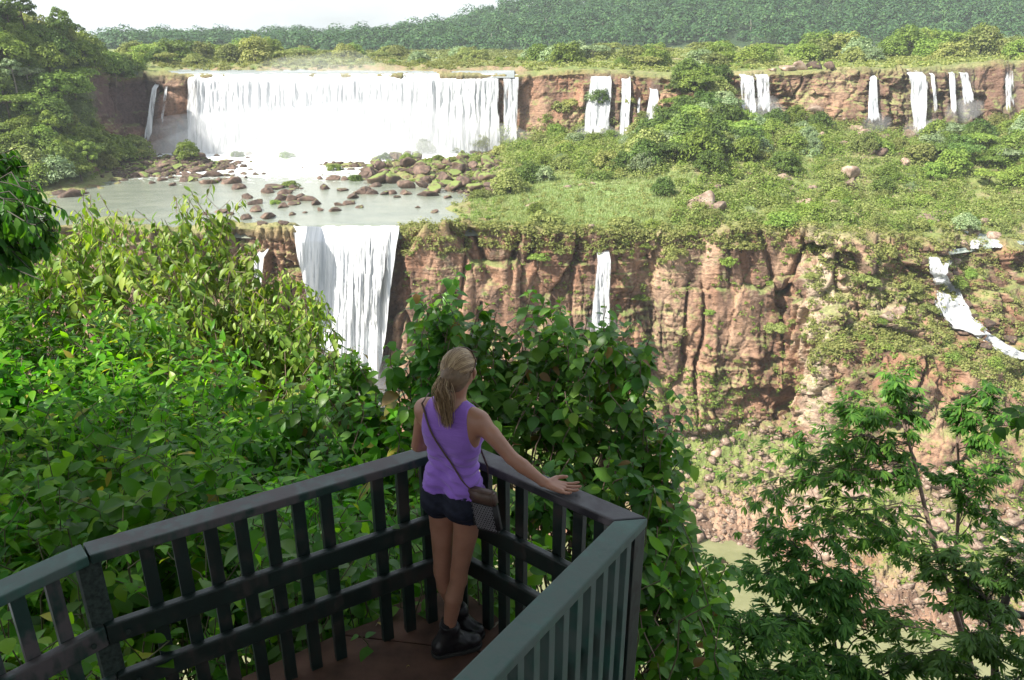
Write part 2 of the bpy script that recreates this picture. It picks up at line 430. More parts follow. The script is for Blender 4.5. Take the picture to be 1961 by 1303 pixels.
wetr = np.clip(wet, 0, 1)[..., None]
rock = mixa(rock, L3((.085, .065, .055)), wetr * .75)
riv = (win(GS, 5.1, 8.3, .1) * np.clip((980 - GX) / 80, 0, 1))[..., None]
rock = mixa(rock, mixa(L3((.13, .075, .055)), L3((.24, .14, .10)), np.clip(f2 + .5, 0, 1)), riv)
grass = mixa(L3((.115, .165, .045)), L3((.21, .23, .075)), np.clip(f2 * 1.3 + .5, 0, 1))
grass = mixa(grass, L3((.33, .26, .16)), np.clip(f1 * 1.8 + f2 * .8 - .2, 0, 1))
lush = (np.exp(-(((GX - 1120) / 150) ** 2 + ((GS - 5.75) / .5) ** 2)))[..., None]
grass = mixa(grass, L3((.22, .31, .11)), np.clip(lush * 1.6, 0, 1))
gm = np.clip(gmask, 0, 1)[..., None] * (1 - riv)
gm = gm * np.clip(1.25 - 1.5 * win(GS, 0, 1.45, .25)[..., None] + f2 * 1.1, 0, 1)
gm = np.maximum(gm, (win(GS, 9.1, 13, .05))[..., None])
moss = np.clip((upn[..., None] - .45) * 2.2 + f2 * 1.4 + f1 * .6 - .18, 0, 1) * np.clip(lowc + upc + riv[..., 0], 0, 1)[..., None]
moss = np.maximum(moss, np.clip(f3 * 3 + f2 * 1.6 - 1.5, 0, 1) * lowc[..., None] * .7)
colr = mixa(rock, grass, gm)
colr = mixa(colr, mixa(L3((.13, .19, .045)), L3((.24, .25, .10)), np.clip(f1 + .5, 0, 1)), moss * .85)
rim = (win(GX, 340, 1010, 15) * win(GS, 9.0, 9.2, .02))[..., None]
colr = mixa(colr, L3((.28, .19, .12)), rim * np.clip(.6 + f2, 0, 1))
colr = mixa(colr, L3((.07, .10, .03)), hillg)
hill = win(GS, 10.9, 13, .1)[..., None]
colr = mixa(colr, L3((.03, .055, .022)), hill)
colr = mixa(colr, L3((.32, .27, .14)), (1 - win(GS, 0.97, 13, .02))[..., None])
colr = np.clip(colr, 0.01, 1)

m_ground, nt_, b_ = newmat("ground_rock")
at = N(nt_, 'ShaderNodeAttribute', attribute_name='tint')
fa = noise(nt_, 1.3, 8, .65); fb = noise(nt_, .5, 6, .6, (1, 1, 3.5))
cc = mixc(nt_, 1.0, at.outputs['Color'], ramp(nt_, fa, [(.3, (.62, .6, .58)), (.5, (1, 1, 1)), (.72, (1.35, 1.3, 1.25))]), 'MULTIPLY')
nt_.links.new(cc, b_.inputs['Base Color']); b_.inputs['Roughness'].default_value = .85
b_.inputs['Specular IOR Level'].default_value = .25
ma = N(nt_, 'ShaderNodeMath', operation='ADD'); nt_.links.new(fa, ma.inputs[0]); nt_.links.new(fb, ma.inputs[1])
bump(nt_, b_, ma.outputs[0], .9, .6)

def band(name, s0, s1, kindname='structure'):
    a = np.searchsorted(SS, s0 - 1e-6); b = min(len(SS) - 1, np.searchsorted(SS, s1 - 1e-6))
    v = V[a:b + 1].reshape(-1, 3); nc = len(PXS); nr = b - a + 1
    r, c = np.meshgrid(np.arange(nr - 1), np.arange(nc - 1), indexing='ij')
    i0 = (r * nc + c).ravel()
    f = np.stack([i0, i0 + 1, i0 + nc + 1, i0 + nc], 1)
    o = make(name, v, f, m_ground, smooth=False)
    ca = o.data.color_attributes.new('tint', 'FLOAT_COLOR', 'POINT')
    rgba = np.ones((len(v), 4), np.float32); rgba[:, :3] = colr[a:b + 1].reshape(-1, 3)
    ca.data.foreach_set('color', rgba.ravel())
    tag(o, kind='structure')
    return o
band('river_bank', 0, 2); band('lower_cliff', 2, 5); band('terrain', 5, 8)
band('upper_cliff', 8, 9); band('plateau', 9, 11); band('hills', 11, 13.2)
# coarse BVH of the land for placing things
def gridbvh():
    st = 2; v = V[::st, ::st]; nr, nc = v.shape[:2]
    r, c = np.meshgrid(np.arange(nr - 1), np.arange(nc - 1), indexing='ij')
    i0 = (r * nc + c).ravel()
    f = np.stack([i0, i0 + 1, i0 + nc + 1, i0 + nc], 1)
    return BVHTree.FromPolygons(v.reshape(-1, 3).tolist(), f.tolist())
BVH = gridbvh()
def hit(px, py, zmin=None):
    d = Vector(ray(px, py)); r = BVH.ray_cast(Vector((0, 0, H)) + d * 70, d)
    p = r[0]
    if zmin is not None:
        q = PZ(px, py, zmin)
        if p is None or q[1] < p.y: return np.array(q)
    return None if p is None else np.array(p)
def land(px, s):
    i = np.clip(np.searchsorted(PXS, px), 0, len(PXS) - 1); j = np.clip(np.searchsorted(SS, s), 0, len(SS) - 1)
    return V[j, i]

# near hillside under and beside the viewing deck
xs = np.linspace(-60, 60, 160); ys = np.concatenate([np.linspace(-25, 3, 30), np.linspace(3.3, 52, 90)])
X2, Y2 = np.meshgrid(xs, ys)
Z2 = -1.0 - np.clip(Y2 - 3.0, 0, 99) * 1.98 + np.clip(-Y2, 0, 99) * .35
Z2 += fbm(np.stack([X2 * .5, Y2 * .5, X2 * 0], -1), 4, 7) * .5
vv = np.stack([X2, Y2, Z2], -1).reshape(-1, 3); nc = len(xs); r, c = np.meshgrid(np.arange(len(ys) - 1), np.arange(nc - 1), indexing='ij')
i0 = (r * nc + c).ravel()
m_soil = flat('soil', (.05, .04, .025), .95, .5, 1.2, .2, .8)
tag(make('hillside', vv, np.stack([i0, i0 + 1, i0 + nc + 1, i0 + nc], 1), m_soil, smooth=True), kind='structure')

# ------------------------------------------------------------ water
def watermat(name, c1, c2, foam, fscale, rough=.18, stretch=(1, 1, 1), bstr=.35, foamfar=None):
    m, nt, b = newmat(name)
    f = noise(nt, .12, 5, .6, stretch)
    base_ = ramp(nt, f, [(.3, c1), (.7, c2)])
    fo = noise(nt, fscale, 7, .7, stretch, dist=.6)
    fac = ramp(nt, fo, [(foam, (0, 0, 0)), (min(1, foam + .1), (1, 1, 1))])
    if foamfar:
        tc = N(nt, 'ShaderNodeTexCoord'); sx = N(nt, 'ShaderNodeSeparateXYZ'); nt.links.new(tc.outputs['Object'], sx.inputs[0])
        mr = N(nt, 'ShaderNodeMapRange'); nt.links.new(sx.outputs['Y'], mr.inputs[0])
        mr.inputs[1].default_value = foamfar[0]; mr.inputs[2].default_value = foamfar[1]
        ad = N(nt, 'ShaderNodeMath', operation='MULTIPLY_ADD'); nt.links.new(fo, ad.inputs[0]); ad.inputs[1].default_value = .8
        m2 = N(nt, 'ShaderNodeMath', operation='MULTIPLY'); nt.links.new(mr.outputs[0], m2.inputs[0]); m2.inputs[1].default_value = .55
        nt.links.new(m2.outputs[0], ad.inputs[2])
        fac = ramp(nt, ad.outputs[0], [(foam, (0, 0, 0)), (min(1, foam + .1), (1, 1, 1))])
    c = mixc(nt, fac, base_, (.82, .85, .86))
    nt.links.new(c, b.inputs['Base Color'])
    mr = N(nt, 'ShaderNodeMapRange'); nt.links.new(fac, mr.inputs[0]); mr.inputs[3].default_value = rough; mr.inputs[4].default_value = .8
    nt.links.new(mr.outputs[0], b.inputs['Roughness'])
    bump(nt, b, noise(nt, 1.1, 6, .65, stretch), bstr, .25)
    return m
def sheet(name, px0, px1, Y0f, Y1, z, mat, nx=120, ny=60, lip=True):
    v = []
    for j in range(ny + 1):
        for i in range(nx + 1):
            px = px0 + (px1 - px0) * i / nx
            y0 = Y0f(px) if callable(Y0f) else Y0f
            Y = y0 + (Y1 - y0) * j / ny
            v.append((xof(px, Y, z), Y, z) if j or not lip else (xof(px, Y, z), Y - .5, z - 1.6))
    r, c = np.meshgrid(np.arange(ny), np.arange(nx), indexing='ij'); i0 = (r * (nx + 1) + c).ravel()
    o = make(name, v, np.stack([i0, i0 + 1, i0 + nx + 2, i0 + nx + 1], 1), mat, smooth=True)
    return tag(o, kind='structure')
WM, WU, WL = -37.0, -10.45, -95.0
m_wmid = watermat('river_water', (.14, .165, .13), (.22, .235, .185), .555, .35, .15, (1, 2.2, 1), .3, (212, 285))
m_wup = watermat('upper_water', (.16, .18, .17), (.26, .28, .27), .60, .25, .25, (.35, 1.5, 1), .3)
m_wlow = watermat('lower_water', (.15, .16, .075), (.21, .21, .11), .66, .3, .25, (1, 2.5, 1), .5)
sheet('river', 0, 930, lambda px: float(base(px, 5.0)[1]) + (.5 if 566 < px < 768 else 3.2), 284, WM, m_wmid)
sheet('upper_river', 250, 985, 286.2, 470, WU, m_wup)
sheet('lower_river', -450, 2450, 48, 141, WL, m_wlow, lip=False)
# ------------------------------------------------------------ waterfalls
def fallmat(name, dens, scale=1.0, gray=.6, wh=.8):
    m, nt, b = newmat(name)
    uv = N(nt, 'ShaderNodeUVMap'); mp = N(nt, 'ShaderNodeMapping'); nt.links.new(uv.outputs[0], mp.inputs[0])
    mp.inputs['Scale'].default_value = (.9 * scale, .035 * scale, 1)
    n = N(nt, 'ShaderNodeTexNoise'); nt.links.new(mp.outputs[0], n.inputs['Vector'])
    n.inputs['Scale'].default_value = 1.0; n.inputs['Detail'].default_value = 7; n.inputs['Roughness'].default_value = .68
    mp2 = N(nt, 'ShaderNodeMapping'); nt.links.new(uv.outputs[0], mp2.inputs[0])
    mp2.inputs['Scale'].default_value = (.16 * scale, .02 * scale, 1)
    n2 = N(nt, 'ShaderNodeTexNoise'); nt.links.new(mp2.outputs[0], n2.inputs['Vector'])
    n2.inputs['Scale'].default_value = 1.0; n2.inputs['Detail'].default_value = 4
    c = ramp(nt, n.outputs['Fac'], [(.33, (gray * .62, gray * .66, gray * .70)), (.42, (wh * .74, wh * .77, wh * .79)), (.52, (wh, wh * 1.01, wh * 1.02))])
    nt.links.new(c, b.inputs['Base Color']); b.inputs['Roughness'].default_value = .7; b.inputs['Specular IOR Level'].default_value = .2
    bump(nt, b, n.outputs['Fac'], .6, .8)
    av = N(nt, 'ShaderNodeMath', operation='MULTIPLY_ADD'); nt.links.new(n2.outputs['Fac'], av.inputs[0]); av.inputs[1].default_value = .9
    nt.links.new(n.outputs['Fac'], av.inputs[2])
    at = N(nt, 'ShaderNodeAttribute', attribute_name='edge')
    fz = N(nt, 'ShaderNodeMath', operation='MULTIPLY_ADD'); nt.links.new(at.outputs['Fac'], fz.inputs[0]); fz.inputs[1].default_value = .85; nt.links.new(av.outputs[0], fz.inputs[2])
    ar = N(nt, 'ShaderNodeMapRange'); nt.links.new(fz.outputs[0], ar.inputs[0]); ar.inputs[1].default_value = 1.80 - dens - .17; ar.inputs[2].default_value = 1.80 - dens + .11
    nt.links.new(ar.outputs[0], b.inputs['Alpha'])
    return m
m_full = fallmat('white_water', .36, 1, .36, .56)
m_mid = fallmat('streaky_water', .10, 1.2, .36, .48)
m_casc = fallmat('cascade_water', .26, 1.5, .30, .55)
m_chute = fallmat('foaming_water', .34, .7, .60, .66)
m_thin = fallmat('thin_water', -.06, 1.8, .45, .52)
m_thick = fallmat('dense_water', .22, 1.3, .32, .50)
def fall(name, top, bot, s0, s1, mat, label, y0=None, y1=None, off=1.2, seed=0, group='waterfalls along the upper cliff', ny=90, step=1.4, throw=2.2):
    """curtain hanging just in front of the cliff; top/bot = picture columns at its lip and foot"""
    nx = max(4, int((top[1] - top[0]) / step))
    u = np.linspace(0, 1, nx + 1); t = np.linspace(0, 1, ny + 1)
    U, T = np.meshgrid(u, t)
    px = (top[0] + (top[1] - top[0]) * U) * (1 - T) + (bot[0] + (bot[1] - bot[0]) * U) * T
    S = s0 + (s1 - s0) * T
    b = base(px, S)
    if y0 is not None:      # lip / foot heights given in the picture
        zt = np.array([zof(y0, v) for v in b[0, :, 1]]); zb = np.array([zof(y1, v) for v in b[-1, :, 1]])
        b[..., 2] = zt[None] * (1 - T) + zb[None] * T
    rr = fbm(np.stack([px * .12, T * 1.5, 0 * T + seed], -1), 4, 200 + seed)
    out = off + throw * T ** .6 + rr * 1.1 * np.clip(T * 5, 0, 1) + np.clip(T * 5, 0, 1) * (.5 * fbm(np.stack([px * .35, T * 7, 0 * T + seed], -1), 4, 210 + seed) + .12 * np.abs(fbm(np.stack([px * .8, T * 3, 0 * T + seed], -1), 3, 220 + seed)))
    b[..., 1] -= out; b[..., 0] -= out * b[..., 0] / (b[..., 1] + out)
    lip = np.clip(1 - T * 14, 0, 1); b[..., 1] += lip * (out + .6)
    b[..., 2] += fbm(np.stack([px * .09, 0 * T, 0 * T + seed], -1), 3, 230 + seed) * .35 * lip
    v = b.reshape(-1, 3); r, c = np.meshgrid(np.arange(ny), np.arange(nx), indexing='ij'); i0 = (r * (nx + 1) + c).ravel()
    q = np.stack([i0, i0 + nx + 1, i0 + nx + 2, i0 + 1], 1)
    o = make(name, v, q, mat, smooth=True)
    uvl = o.data.uv_layers.new(name='UVMap')
    uvv = np.stack([px.ravel() / 5.2 * 1.0 + seed * 31.7, T.ravel() * 60], 1)
    li = np.zeros(len(o.data.loops), np.int32); o.data.loops.foreach_get('vertex_index', li)
    uvl.data.foreach_set('uv', uvv[li].astype(np.float32).ravel())
    wpx = (top[1] - top[0]); e = np.clip(np.minimum(U, 1 - U) * wpx / min(8., wpx * .18) + .35 * fbm(np.stack([px * .15, T * 5, 0 * T + seed], -1), 3, 9) + .05, 0, 1)
    e = e if y0 is None else e * np.clip((1.0 - T + .12 * fbm(np.stack([px * .3, T * 0, 0 * T + seed], -1), 2, 19)) / .22, 0, 1)
    at = o.data.attributes.new('edge', 'FLOAT', 'POINT'); at.data.foreach_set('value', e.ravel().astype(np.float32))
    tag(o, label, 'waterfall', group)
    return o
W = fall
W('waterfall', (374, 912), (382, 920), 9, 8, m_full, 'huge solid white curtain waterfall, by far the widest, pouring into the mist', seed=1)
W('waterfall', (356, 386), (352, 392), 9, 8, m_mid, 'ragged streaky fringe of water at the left end of the huge curtain fall', seed=2)
W('waterfall', (900, 958), (908, 962), 9, 8, m_thick, 'white fall with dark rock streaks at the right shoulder of the huge curtain', seed=3)
W('waterfall', (960, 997), (960, 994), 9, 8, m_mid, 'greenish comb of thin streams ending the huge curtain on its right', seed=4)
W('waterfall', (287, 301), (272, 290), 9, 8, m_mid, 'pale veil of water over the dark left cliff, left of the huge curtain', y0=160, y1=284, seed=5)
W('waterfall', (313, 320), (311, 318), 9, 8, m_thin, 'faint thread of water between the pale veil and the huge curtain', y0=160, y1=250, seed=6)
W('waterfall', (1127, 1176), (1108, 1170), 9, 8, m_thick, 'broad white fall leaning left, first one right of the bare red cliff', y0=143, y1=274, seed=7, off=2.5)
W('waterfall', (1190, 1211), (1183, 1207), 9, 8, m_thick, 'slim white fall just right of the broad leaning one', y0=146, y1=272, seed=8, off=2)
W('waterfall', (1222, 1230), (1218, 1226), 9, 8, m_thin, 'wispy broken trickle between two white falls on mossy rock', y0=180, y1=274, seed=9, off=2)
W('waterfall', (1246, 1264), (1222, 1267), 9, 8, m_thick, 'wedge-shaped white fall widening downwards beside the green spur', y0=166, y1=278, seed=10, off=3)
W('waterfall', (1413, 1448), (1418, 1454), 9, 8.1, m_mid, 'left half of the striped double fall in the dark recess right of the spur', y0=143, y1=221, seed=11, off=2)
W('waterfall', (1444, 1478), (1450, 1480), 9, 8.1, m_mid, 'right half of the striped double fall in the dark recess right of the spur', y0=143, y1=222, seed=12, off=2)
W('waterfall', (1665, 1681), (1657, 1687), 9, 8, m_thick, 'narrow fall left of the dark cave, widening slightly downwards', y0=140, y1=243, seed=13, off=2.5)
W('waterfall', (1736, 1780), (1750, 1778), 9, 8, m_thick, 'tall bright fall dropping onto boulders right of the dark cave', y0=135, y1=272, seed=14, off=3)
W('waterfall', (1781, 1792), (1786, 1796), 9, 8.15, m_mid, 'thin side stream touching the tall bright fall by the cave', y0=137, y1=226, seed=15, off=2)
W('waterfall', (1817, 1832), (1815, 1830), 9, 8.1, m_thick, 'straight slim fall, next one right of the tall bright fall', y0=135, y1=222, seed=16, off=2)
W('waterfall', (1836, 1858), (1838, 1866), 9, 8.1, m_mid, 'spread of fine streams right of the straight slim fall', y0=135, y1=208, seed=17, off=2)
W('waterfall', (1922, 1946), (1922, 1946), 9, 8.1, m_thin, 'two threads of water near the right edge of the upper cliff', y0=130, y1=220, seed=18, off=2)
G2 = 'waterfalls over the lower cliff'
def chute():
    b = base(np.array([600., 740.]), 5.0)
    return W('waterfall', (556, 766), (636, 728), 5, 2.4, m_chute, 'big foaming white fall funnelling into the chasm behind the leaves', y0=434, y1=745, off=1.5, throw=4.5, seed=21, group=G2, ny=160)
chute()
W('waterfall', (676, 752), (690, 722), 5, 3, m_mid, 'greyer streaked right side of the big foaming chasm fall', y0=434, y1=640, off=2.4, throw=5.2, seed=26, group=G2, ny=120)
W('waterfall', (478, 504), (484, 498), 5, 4, m_mid, 'small trickle on the rock ledge left of the chasm fall', y0=478, y1=560, off=3.5, seed=22, group=G2)
W('waterfall', (484, 512), (482, 516), 3, 2.4, m_thick, 'pale water showing through leaves low on the left rock', y0=690, y1=765, off=4, seed=23, group=G2)
W('waterfall', (1146, 1175), (1120, 1174), 5, 3.4, m_thick, 'slender white fall in a cleft of the sunny red cliff', y0=478, y1=640, off=4.0, throw=3, seed=24, group=G2)
W('waterfall', (1150, 1170), (1148, 1176), 5.4, 5.02, m_full, 'little white step of water above the slender fall', y0=452, y1=478, off=1, throw=1, seed=25, group=G2, ny=30)
W('waterfall', (1938, 2000), (1926, 2010), 3, 2.1, m_full, 'white fall at the lower right edge behind the dark tree', y0=915, y1=1085, off=3.0, throw=3, seed=27, group=G2)

def drape(name, pts, mat, label, cat=None, kind=None, lift=.5, group=None, n=60, m=10, zmin=None, seed=0):
    """stream running down over the land: pts = (px_left, px_right, py)"""
    pts = np.array(pts, float); tt = np.linspace(0, len(pts) - 1, n + 1)
    L = np.interp(tt, range(len(pts)), pts[:, 0]); Rr = np.interp(tt, range(len(pts)), pts[:, 1]); Yy = np.interp(tt, range(len(pts)), pts[:, 2])
    v = np.zeros((n + 1, m + 1, 3))
    for j in range(n + 1):
        row = []
        for i in range(m + 1):
            h = hit(L[j] + (Rr[j] - L[j]) * i / m, Yy[j]); row.append(h)
        good = [h for h in row if h is not None]
        Yd = np.median([g[1] for g in good])
        for i in range(m + 1):
            yo = np.clip(row[i][1] if row[i] is not None else Yd, Yd - 4, Yd + 4)
            v[j, i] = P(L[j] + (Rr[j] - L[j]) * i / m, Yy[j], .6 * Yd + .4 * yo)
    Ym = smooth1(v[..., 1].copy(), 6, 0)
    for j in range(n + 1):
        for i in range(m + 1):
            nz = fbm(np.array([[(L[j] + (Rr[j] - L[j]) * i / m) * .16, Yy[j] * .12, seed]]), 4, 61)[0]
            v[j, i] = P(L[j] + (Rr[j] - L[j]) * i / m + 1.5 * nz, Yy[j], Ym[j, i] - lift * 1.3 - nz * min(1.0, lift) * .6)
    vf = v.reshape(-1, 3); r, c = np.meshgrid(np.arange(n), np.arange(m), indexing='ij'); i0 = (r * (m + 1) + c).ravel()
    o = make(name, vf, np.stack([i0, i0 + m + 1, i0 + m + 2, i0 + 1], 1), mat, smooth=True)
    uvl = o.data.uv_layers.new(name='UVMap'); J, I = np.meshgrid(np.arange(n + 1), np.arange(m + 1), indexing='ij')
    uvv = np.stack([I.ravel() * .8 + seed * 9.1, J.ravel() * .9], 1)
    li = np.zeros(len(o.data.loops), np.int32); o.data.loops.foreach_get('vertex_index', li)
    uvl.data.foreach_set('uv', uvv[li].astype(np.float32).ravel())
    e = np.clip(np.minimum(I, m - I) * (1.6 / m ** .5) * .55 + .75 * fbm(np.stack([I * .5, J * .22, I * 0 + seed], -1), 3, 77) + (.3 if m > 12 else .15), 0, 1) * np.clip(np.minimum(J, n - J) / 3 + .2, 0, 1)
    at = o.data.attributes.new('edge', 'FLOAT', 'POINT'); at.data.foreach_set('value', e.ravel().astype(np.float32))
    return tag(o, label, cat, group, kind)
drape('waterfall', [(1775, 1800, 490), (1780, 1812, 520), (1788, 1822, 540), (1790, 1840, 556), (1790, 1852, 580), (1802, 1862, 605), (1822, 1890, 628), (1862, 1900, 640), (1880, 1925, 655), (1905, 1961, 675), (1950, 2030, 690)],
      m_casc, 'foaming cascade tumbling diagonally down the rocks at the right', 'waterfall', group=G2, lift=1.2, n=150, m=30)
drape('waterfall', [(1808, 1826, 497), (1800, 1820, 515), (1796, 1814, 534)], m_full, 'short second strand at the head of the diagonal cascade', 'waterfall', group=G2, lift=1.6, n=20, m=5, seed=3)
drape('waterfall', [(1853, 1880, 458), (1850, 1884, 478)], m_thick, 'low white step in the stream above the diagonal cascade', 'waterfall', group=G2, lift=.8, n=14, m=8, seed=4)
drape('waterfall', [(1900, 1925, 466), (1896, 1932, 476)], m_thick, 'smaller white step right of the low step, upstream of the cascade', 'waterfall', group=G2, lift=.8, n=10, m=8, seed=5)
W('waterfall', (234, 304), (228, 310), 5.4, 5.22, m_thick, 'low wide white step of the river at the left, above the bright leaves', y0=424, y1=450, off=1.0, throw=1.5, seed=29, group=G2, ny=24)
m_stream = watermat('stream_water', (.24, .28, .24), (.34, .38, .34), .55, .8, .2)
drape('stream', [(1846, 1858, 443), (1856, 1895, 450), (1864, 1925, 458), (1880, 1985, 466), (1850, 1905, 474), (1800, 1860, 482), (1785, 1812, 489)], m_stream, None, None, 'structure', lift=.22, n=40, m=16)

# ------------------------------------------------------------ spray at the foot of the big curtain
def cloud(name, cx, cz, Y, rx, ry, rz, dens, label=None):
    m = bpy.data.materials.new('spray'); m.use_nodes = True; nt = m.node_tree; nt.nodes.clear()
    o_ = nt.nodes.new('ShaderNodeOutputMaterial'); v = nt.nodes.new('ShaderNodeVolumePrincipled')
    v.inputs['Density'].default_value = dens; v.inputs['Color'].default_value = (1, 1, 1, 1); v.inputs['Anisotropy'].default_value = -.5
    nt.links.new(v.outputs[0], o_.inputs['Volume'])
    bm = bmesh.new(); bmesh.ops.create_icosphere(bm, subdivisions=4, radius=1)
    for q in bm.verts:
        k = 1 + .18 * math.sin(q.co.x * 5 + cx) * math.cos(q.co.y * 4 + q.co.z * 3)
        q.co = Vector((q.co.x * rx * k, q.co.y * ry * k, q.co.z * rz * k))
    o = from_bm(name, bm, m); o.location = (cx, Y, cz)
    return tag(o, kind='stuff')
cloud('mist', -66, -33, 279, 64, 9, 13, .045)
cloud('mist', -58, -35, 268, 40, 12, 6, .020)
cloud('mist', -58, -26, 277, 52, 10, 14, .012)
cloud('mist', -66, -12, 292, 26, 12, 8, .010)
cloud('mist', -116, -34, 278, 14, 5, 8, .02)
for cx_, cy_, r_ in ((1140, 268, 6), (1200, 268, 4), (1245, 270, 5), (1450, 218, 6), (1672, 240, 4), (1765, 262, 6), (1840, 215, 5), (680, 735, 9), (660, 700, 7), (1150, 630, 3.5)):
    q = hit(cx_, cy_)
    if q is not None: cloud('mist', q[0], q[2] + r_ * .2, q[1] - r_ * .5, r_ * 1.3, r_ * .7, r_ * .8, .030)
# ------------------------------------------------------------ boulders
def rockmat(name, cols, green=.55):
    m, nt, b = newmat(name)
    f = noise(nt, 2.2, 7, .62); c = ramp(nt, f, [(.3, cols[0]), (.5, cols[1]), (.7, cols[2])])
    oi = N(nt, 'ShaderNodeObjectInfo'); mr = N(nt, 'ShaderNodeMapRange'); nt.links.new(oi.outputs['Random'], mr.inputs[0]); mr.inputs[3].default_value = .7; mr.inputs[4].default_value = 1.3
    hs = N(nt, 'ShaderNodeHueSaturation'); nt.links.new(mr.outputs[0], hs.inputs['Value']); nt.links.new(c, hs.inputs['Color'])
    g = N(nt, 'ShaderNodeNewGeometry'); sx = N(nt, 'ShaderNodeSeparateXYZ'); nt.links.new(g.outputs['Normal'], sx.inputs[0])
    ad = N(nt, 'ShaderNodeMath', operation='MULTIPLY_ADD'); nt.links.new(noise(nt, 1.1, 5, .6), ad.inputs[0]); ad.inputs[1].default_value = 1.3; nt.links.new(sx.outputs['Z'], ad.inputs[2])
    ms = N(nt, 'ShaderNodeMapRange'); nt.links.new(ad.outputs[0], ms.inputs[0]); ms.inputs[1].default_value = 1.75 - green * .5; ms.inputs[2].default_value = 1.9 - green * .5
    cc = mixc(nt, ms.outputs[0], hs.outputs[0], (.15, .19, .05))
    nt.links.new(cc, b.inputs['Base Color']); b.inputs['Roughness'].default_value = .8; b.inputs['Specular IOR Level'].default_value = .3
    bump(nt, b, noise(nt, 3.5, 8, .7), .8, .25)
    return m
m_rock = rockmat('wet_boulder', [(.035, .026, .022), (.095, .062, .046), (.18, .12, .09)], .25)
m_mossrock = rockmat('mossy_boulder', [(.045, .032, .024), (.10, .068, .045), (.18, .12, .08)], .85)
m_redrock = rockmat('red_boulder', [(.12, .08, .06), (.25, .175, .13), (.42, .34, .27)], .2)
def rockshape(seed, sub=3):
    rnd = random.Random(seed)
    bm = bmesh.new(); bmesh.ops.create_icosphere(bm, subdivisions=sub, radius=1)
    v = np.array([q.co[:] for q in bm.verts]); f = np.array([[q.index for q in p.verts] for p in bm.faces]); bm.free()
    for _ in range(16):       # flat broken faces
        n = np.array([rnd.gauss(0, 1) for _ in range(3)]); n /= np.linalg.norm(n); dd = rnd.uniform(.45, .8)
        h = v @ n; m = h > dd; v[m] -= np.outer(h[m] - dd, n)
    v += v * (fbm(v * 2.1 + seed, 4, seed)[:, None] * .16)
    v *= np.array([rnd.uniform(.9, 1.2), rnd.uniform(.8, 1.1), rnd.uniform(.62, .85)])
    return v, f
ROCKS = [rockshape(900 + i) for i in range(9)]
rockme = {}
def boulder(px, py, r, mat, label, group, zmin=None, sink=.3, flat_=1.0):
    p = hit(px, py, zmin)
    if p is None: return None
    rnd = random.Random(int(px * 131 + py * 17)); k = rnd.randrange(len(ROCKS)); key = (k, mat.name)
    if key not in rockme:
        o = make('boulder', ROCKS[k][0], ROCKS[k][1], mat); rockme[key] = o.data
    else:
        o = bpy.data.objects.new('boulder', rockme[key]); C.objects.link(o)
    o.location = (p[0], p[1] + r * .3, p[2] + r * (.55 * flat_ - sink)); o.scale = (r, r * rnd.uniform(.8, 1.1), r * rnd.uniform(.8, 1.15) * flat_)
    o.rotation_euler = (rnd.uniform(-.25, .25), rnd.uniform(-.25, .25), rnd.uniform(0, 6.28))
    tag(o, label, 'boulder', group)
    return o
AUTO = []      # things whose labels are worked out from where they stand, at the end
def auto(o, kind_words, tone, size):
    if o is not None: AUTO.append((o, kind_words, tone, size))
    return o
rd = random.Random(5)
river_rocks = [(352, 348, 2.3), (375, 340, 2.6), (395, 352, 3.0), (440, 352, 2.6), (455, 362, 2.8), (472, 380, 2.2), (486, 392, 2.9), (488, 405, 2.4), (510, 418, 2.6),
 (512, 370, 2.6), (528, 362, 2.4), (546, 372, 2.8), (560, 385, 2.9), (575, 378, 2.4), (590, 385, 3.0), (604, 392, 2.2), (540, 398, 2.3), (566, 392, 2.0), (534, 385, 2.8),
 (620, 362, 2.0), (634, 345, 2.6), (612, 343, 1.6), (655, 366, 1.7), (612, 404, 1.5), (640, 405, 2.2), (676, 380, 3.0), (668, 392, 2.4), (700, 366, 2.4), (720, 358, 2.4), (742, 350, 2.8),
 (690, 372, 2.4), (712, 372, 2.0), (734, 372, 2.0), (750, 372, 1.8), (775, 372, 2.4), (815, 375, 3.3), (760, 378, 1.6), (650, 394, 1.4), (735, 330, 2.3), (660, 345, 1.8), (700, 345, 1.6),
 (290, 352, 1.6), (310, 346, 2.0), (330, 356, 1.8), (420, 408, 2.0), (440, 412, 1.6), (395, 412, 1.4), (470, 420, 1.9), (500, 432, 2.2), (430, 428, 1.6), (365, 420, 1.2), (255, 340, 2.6),
 (130, 378, 3.0), (112, 372, 2.4), (160, 372, 1.8), (560, 412, 1.3), (455, 398, 1.0), (585, 408, .9), (690, 398, 1.0), (800, 398, 1.2), (855, 380, 1.6), (540, 430, 1.5), (830, 408, 1.4)]
for px, py, r in river_rocks:
    auto(boulder(px, py, r * rd.uniform(.85, 1.15), m_rock, None, 'boulders in the river', zmin=WM, sink=.42, flat_=.8), 'boulder in the river', 'dark brown', r)
for i in range(84):        # rock field at the left of the pool
    px = rd.gauss(360, 75); py = 292 + abs(rd.gauss(0, 1)) * 0 + rd.random() ** .8 * 58
    if px < 215 or px > 500: continue
    r = rd.uniform(.9, 1.5) if rd.random() < .5 else rd.uniform(1.5, 3.4)
    auto(boulder(px, py, r, m_rock if rd.random() < .6 else m_mossrock, None, 'boulders in the rock field', zmin=WM, sink=.4, flat_=.8), 'boulder in the rock field', 'reddish brown', r)
for i in range(62):        # mossy bank at the right of the pool
    px = rd.uniform(690, 960); py = rd.uniform(300, 372)
    if py > 300 + (px - 640) * .45 + 40: continue
    r = rd.uniform(1.4, 3.4)
    auto(boulder(px, py, r, m_mossrock if rd.random() < .7 else m_rock, None, 'mossy boulders on the right bank', zmin=WM), 'boulder on the bank', 'mossy', r)
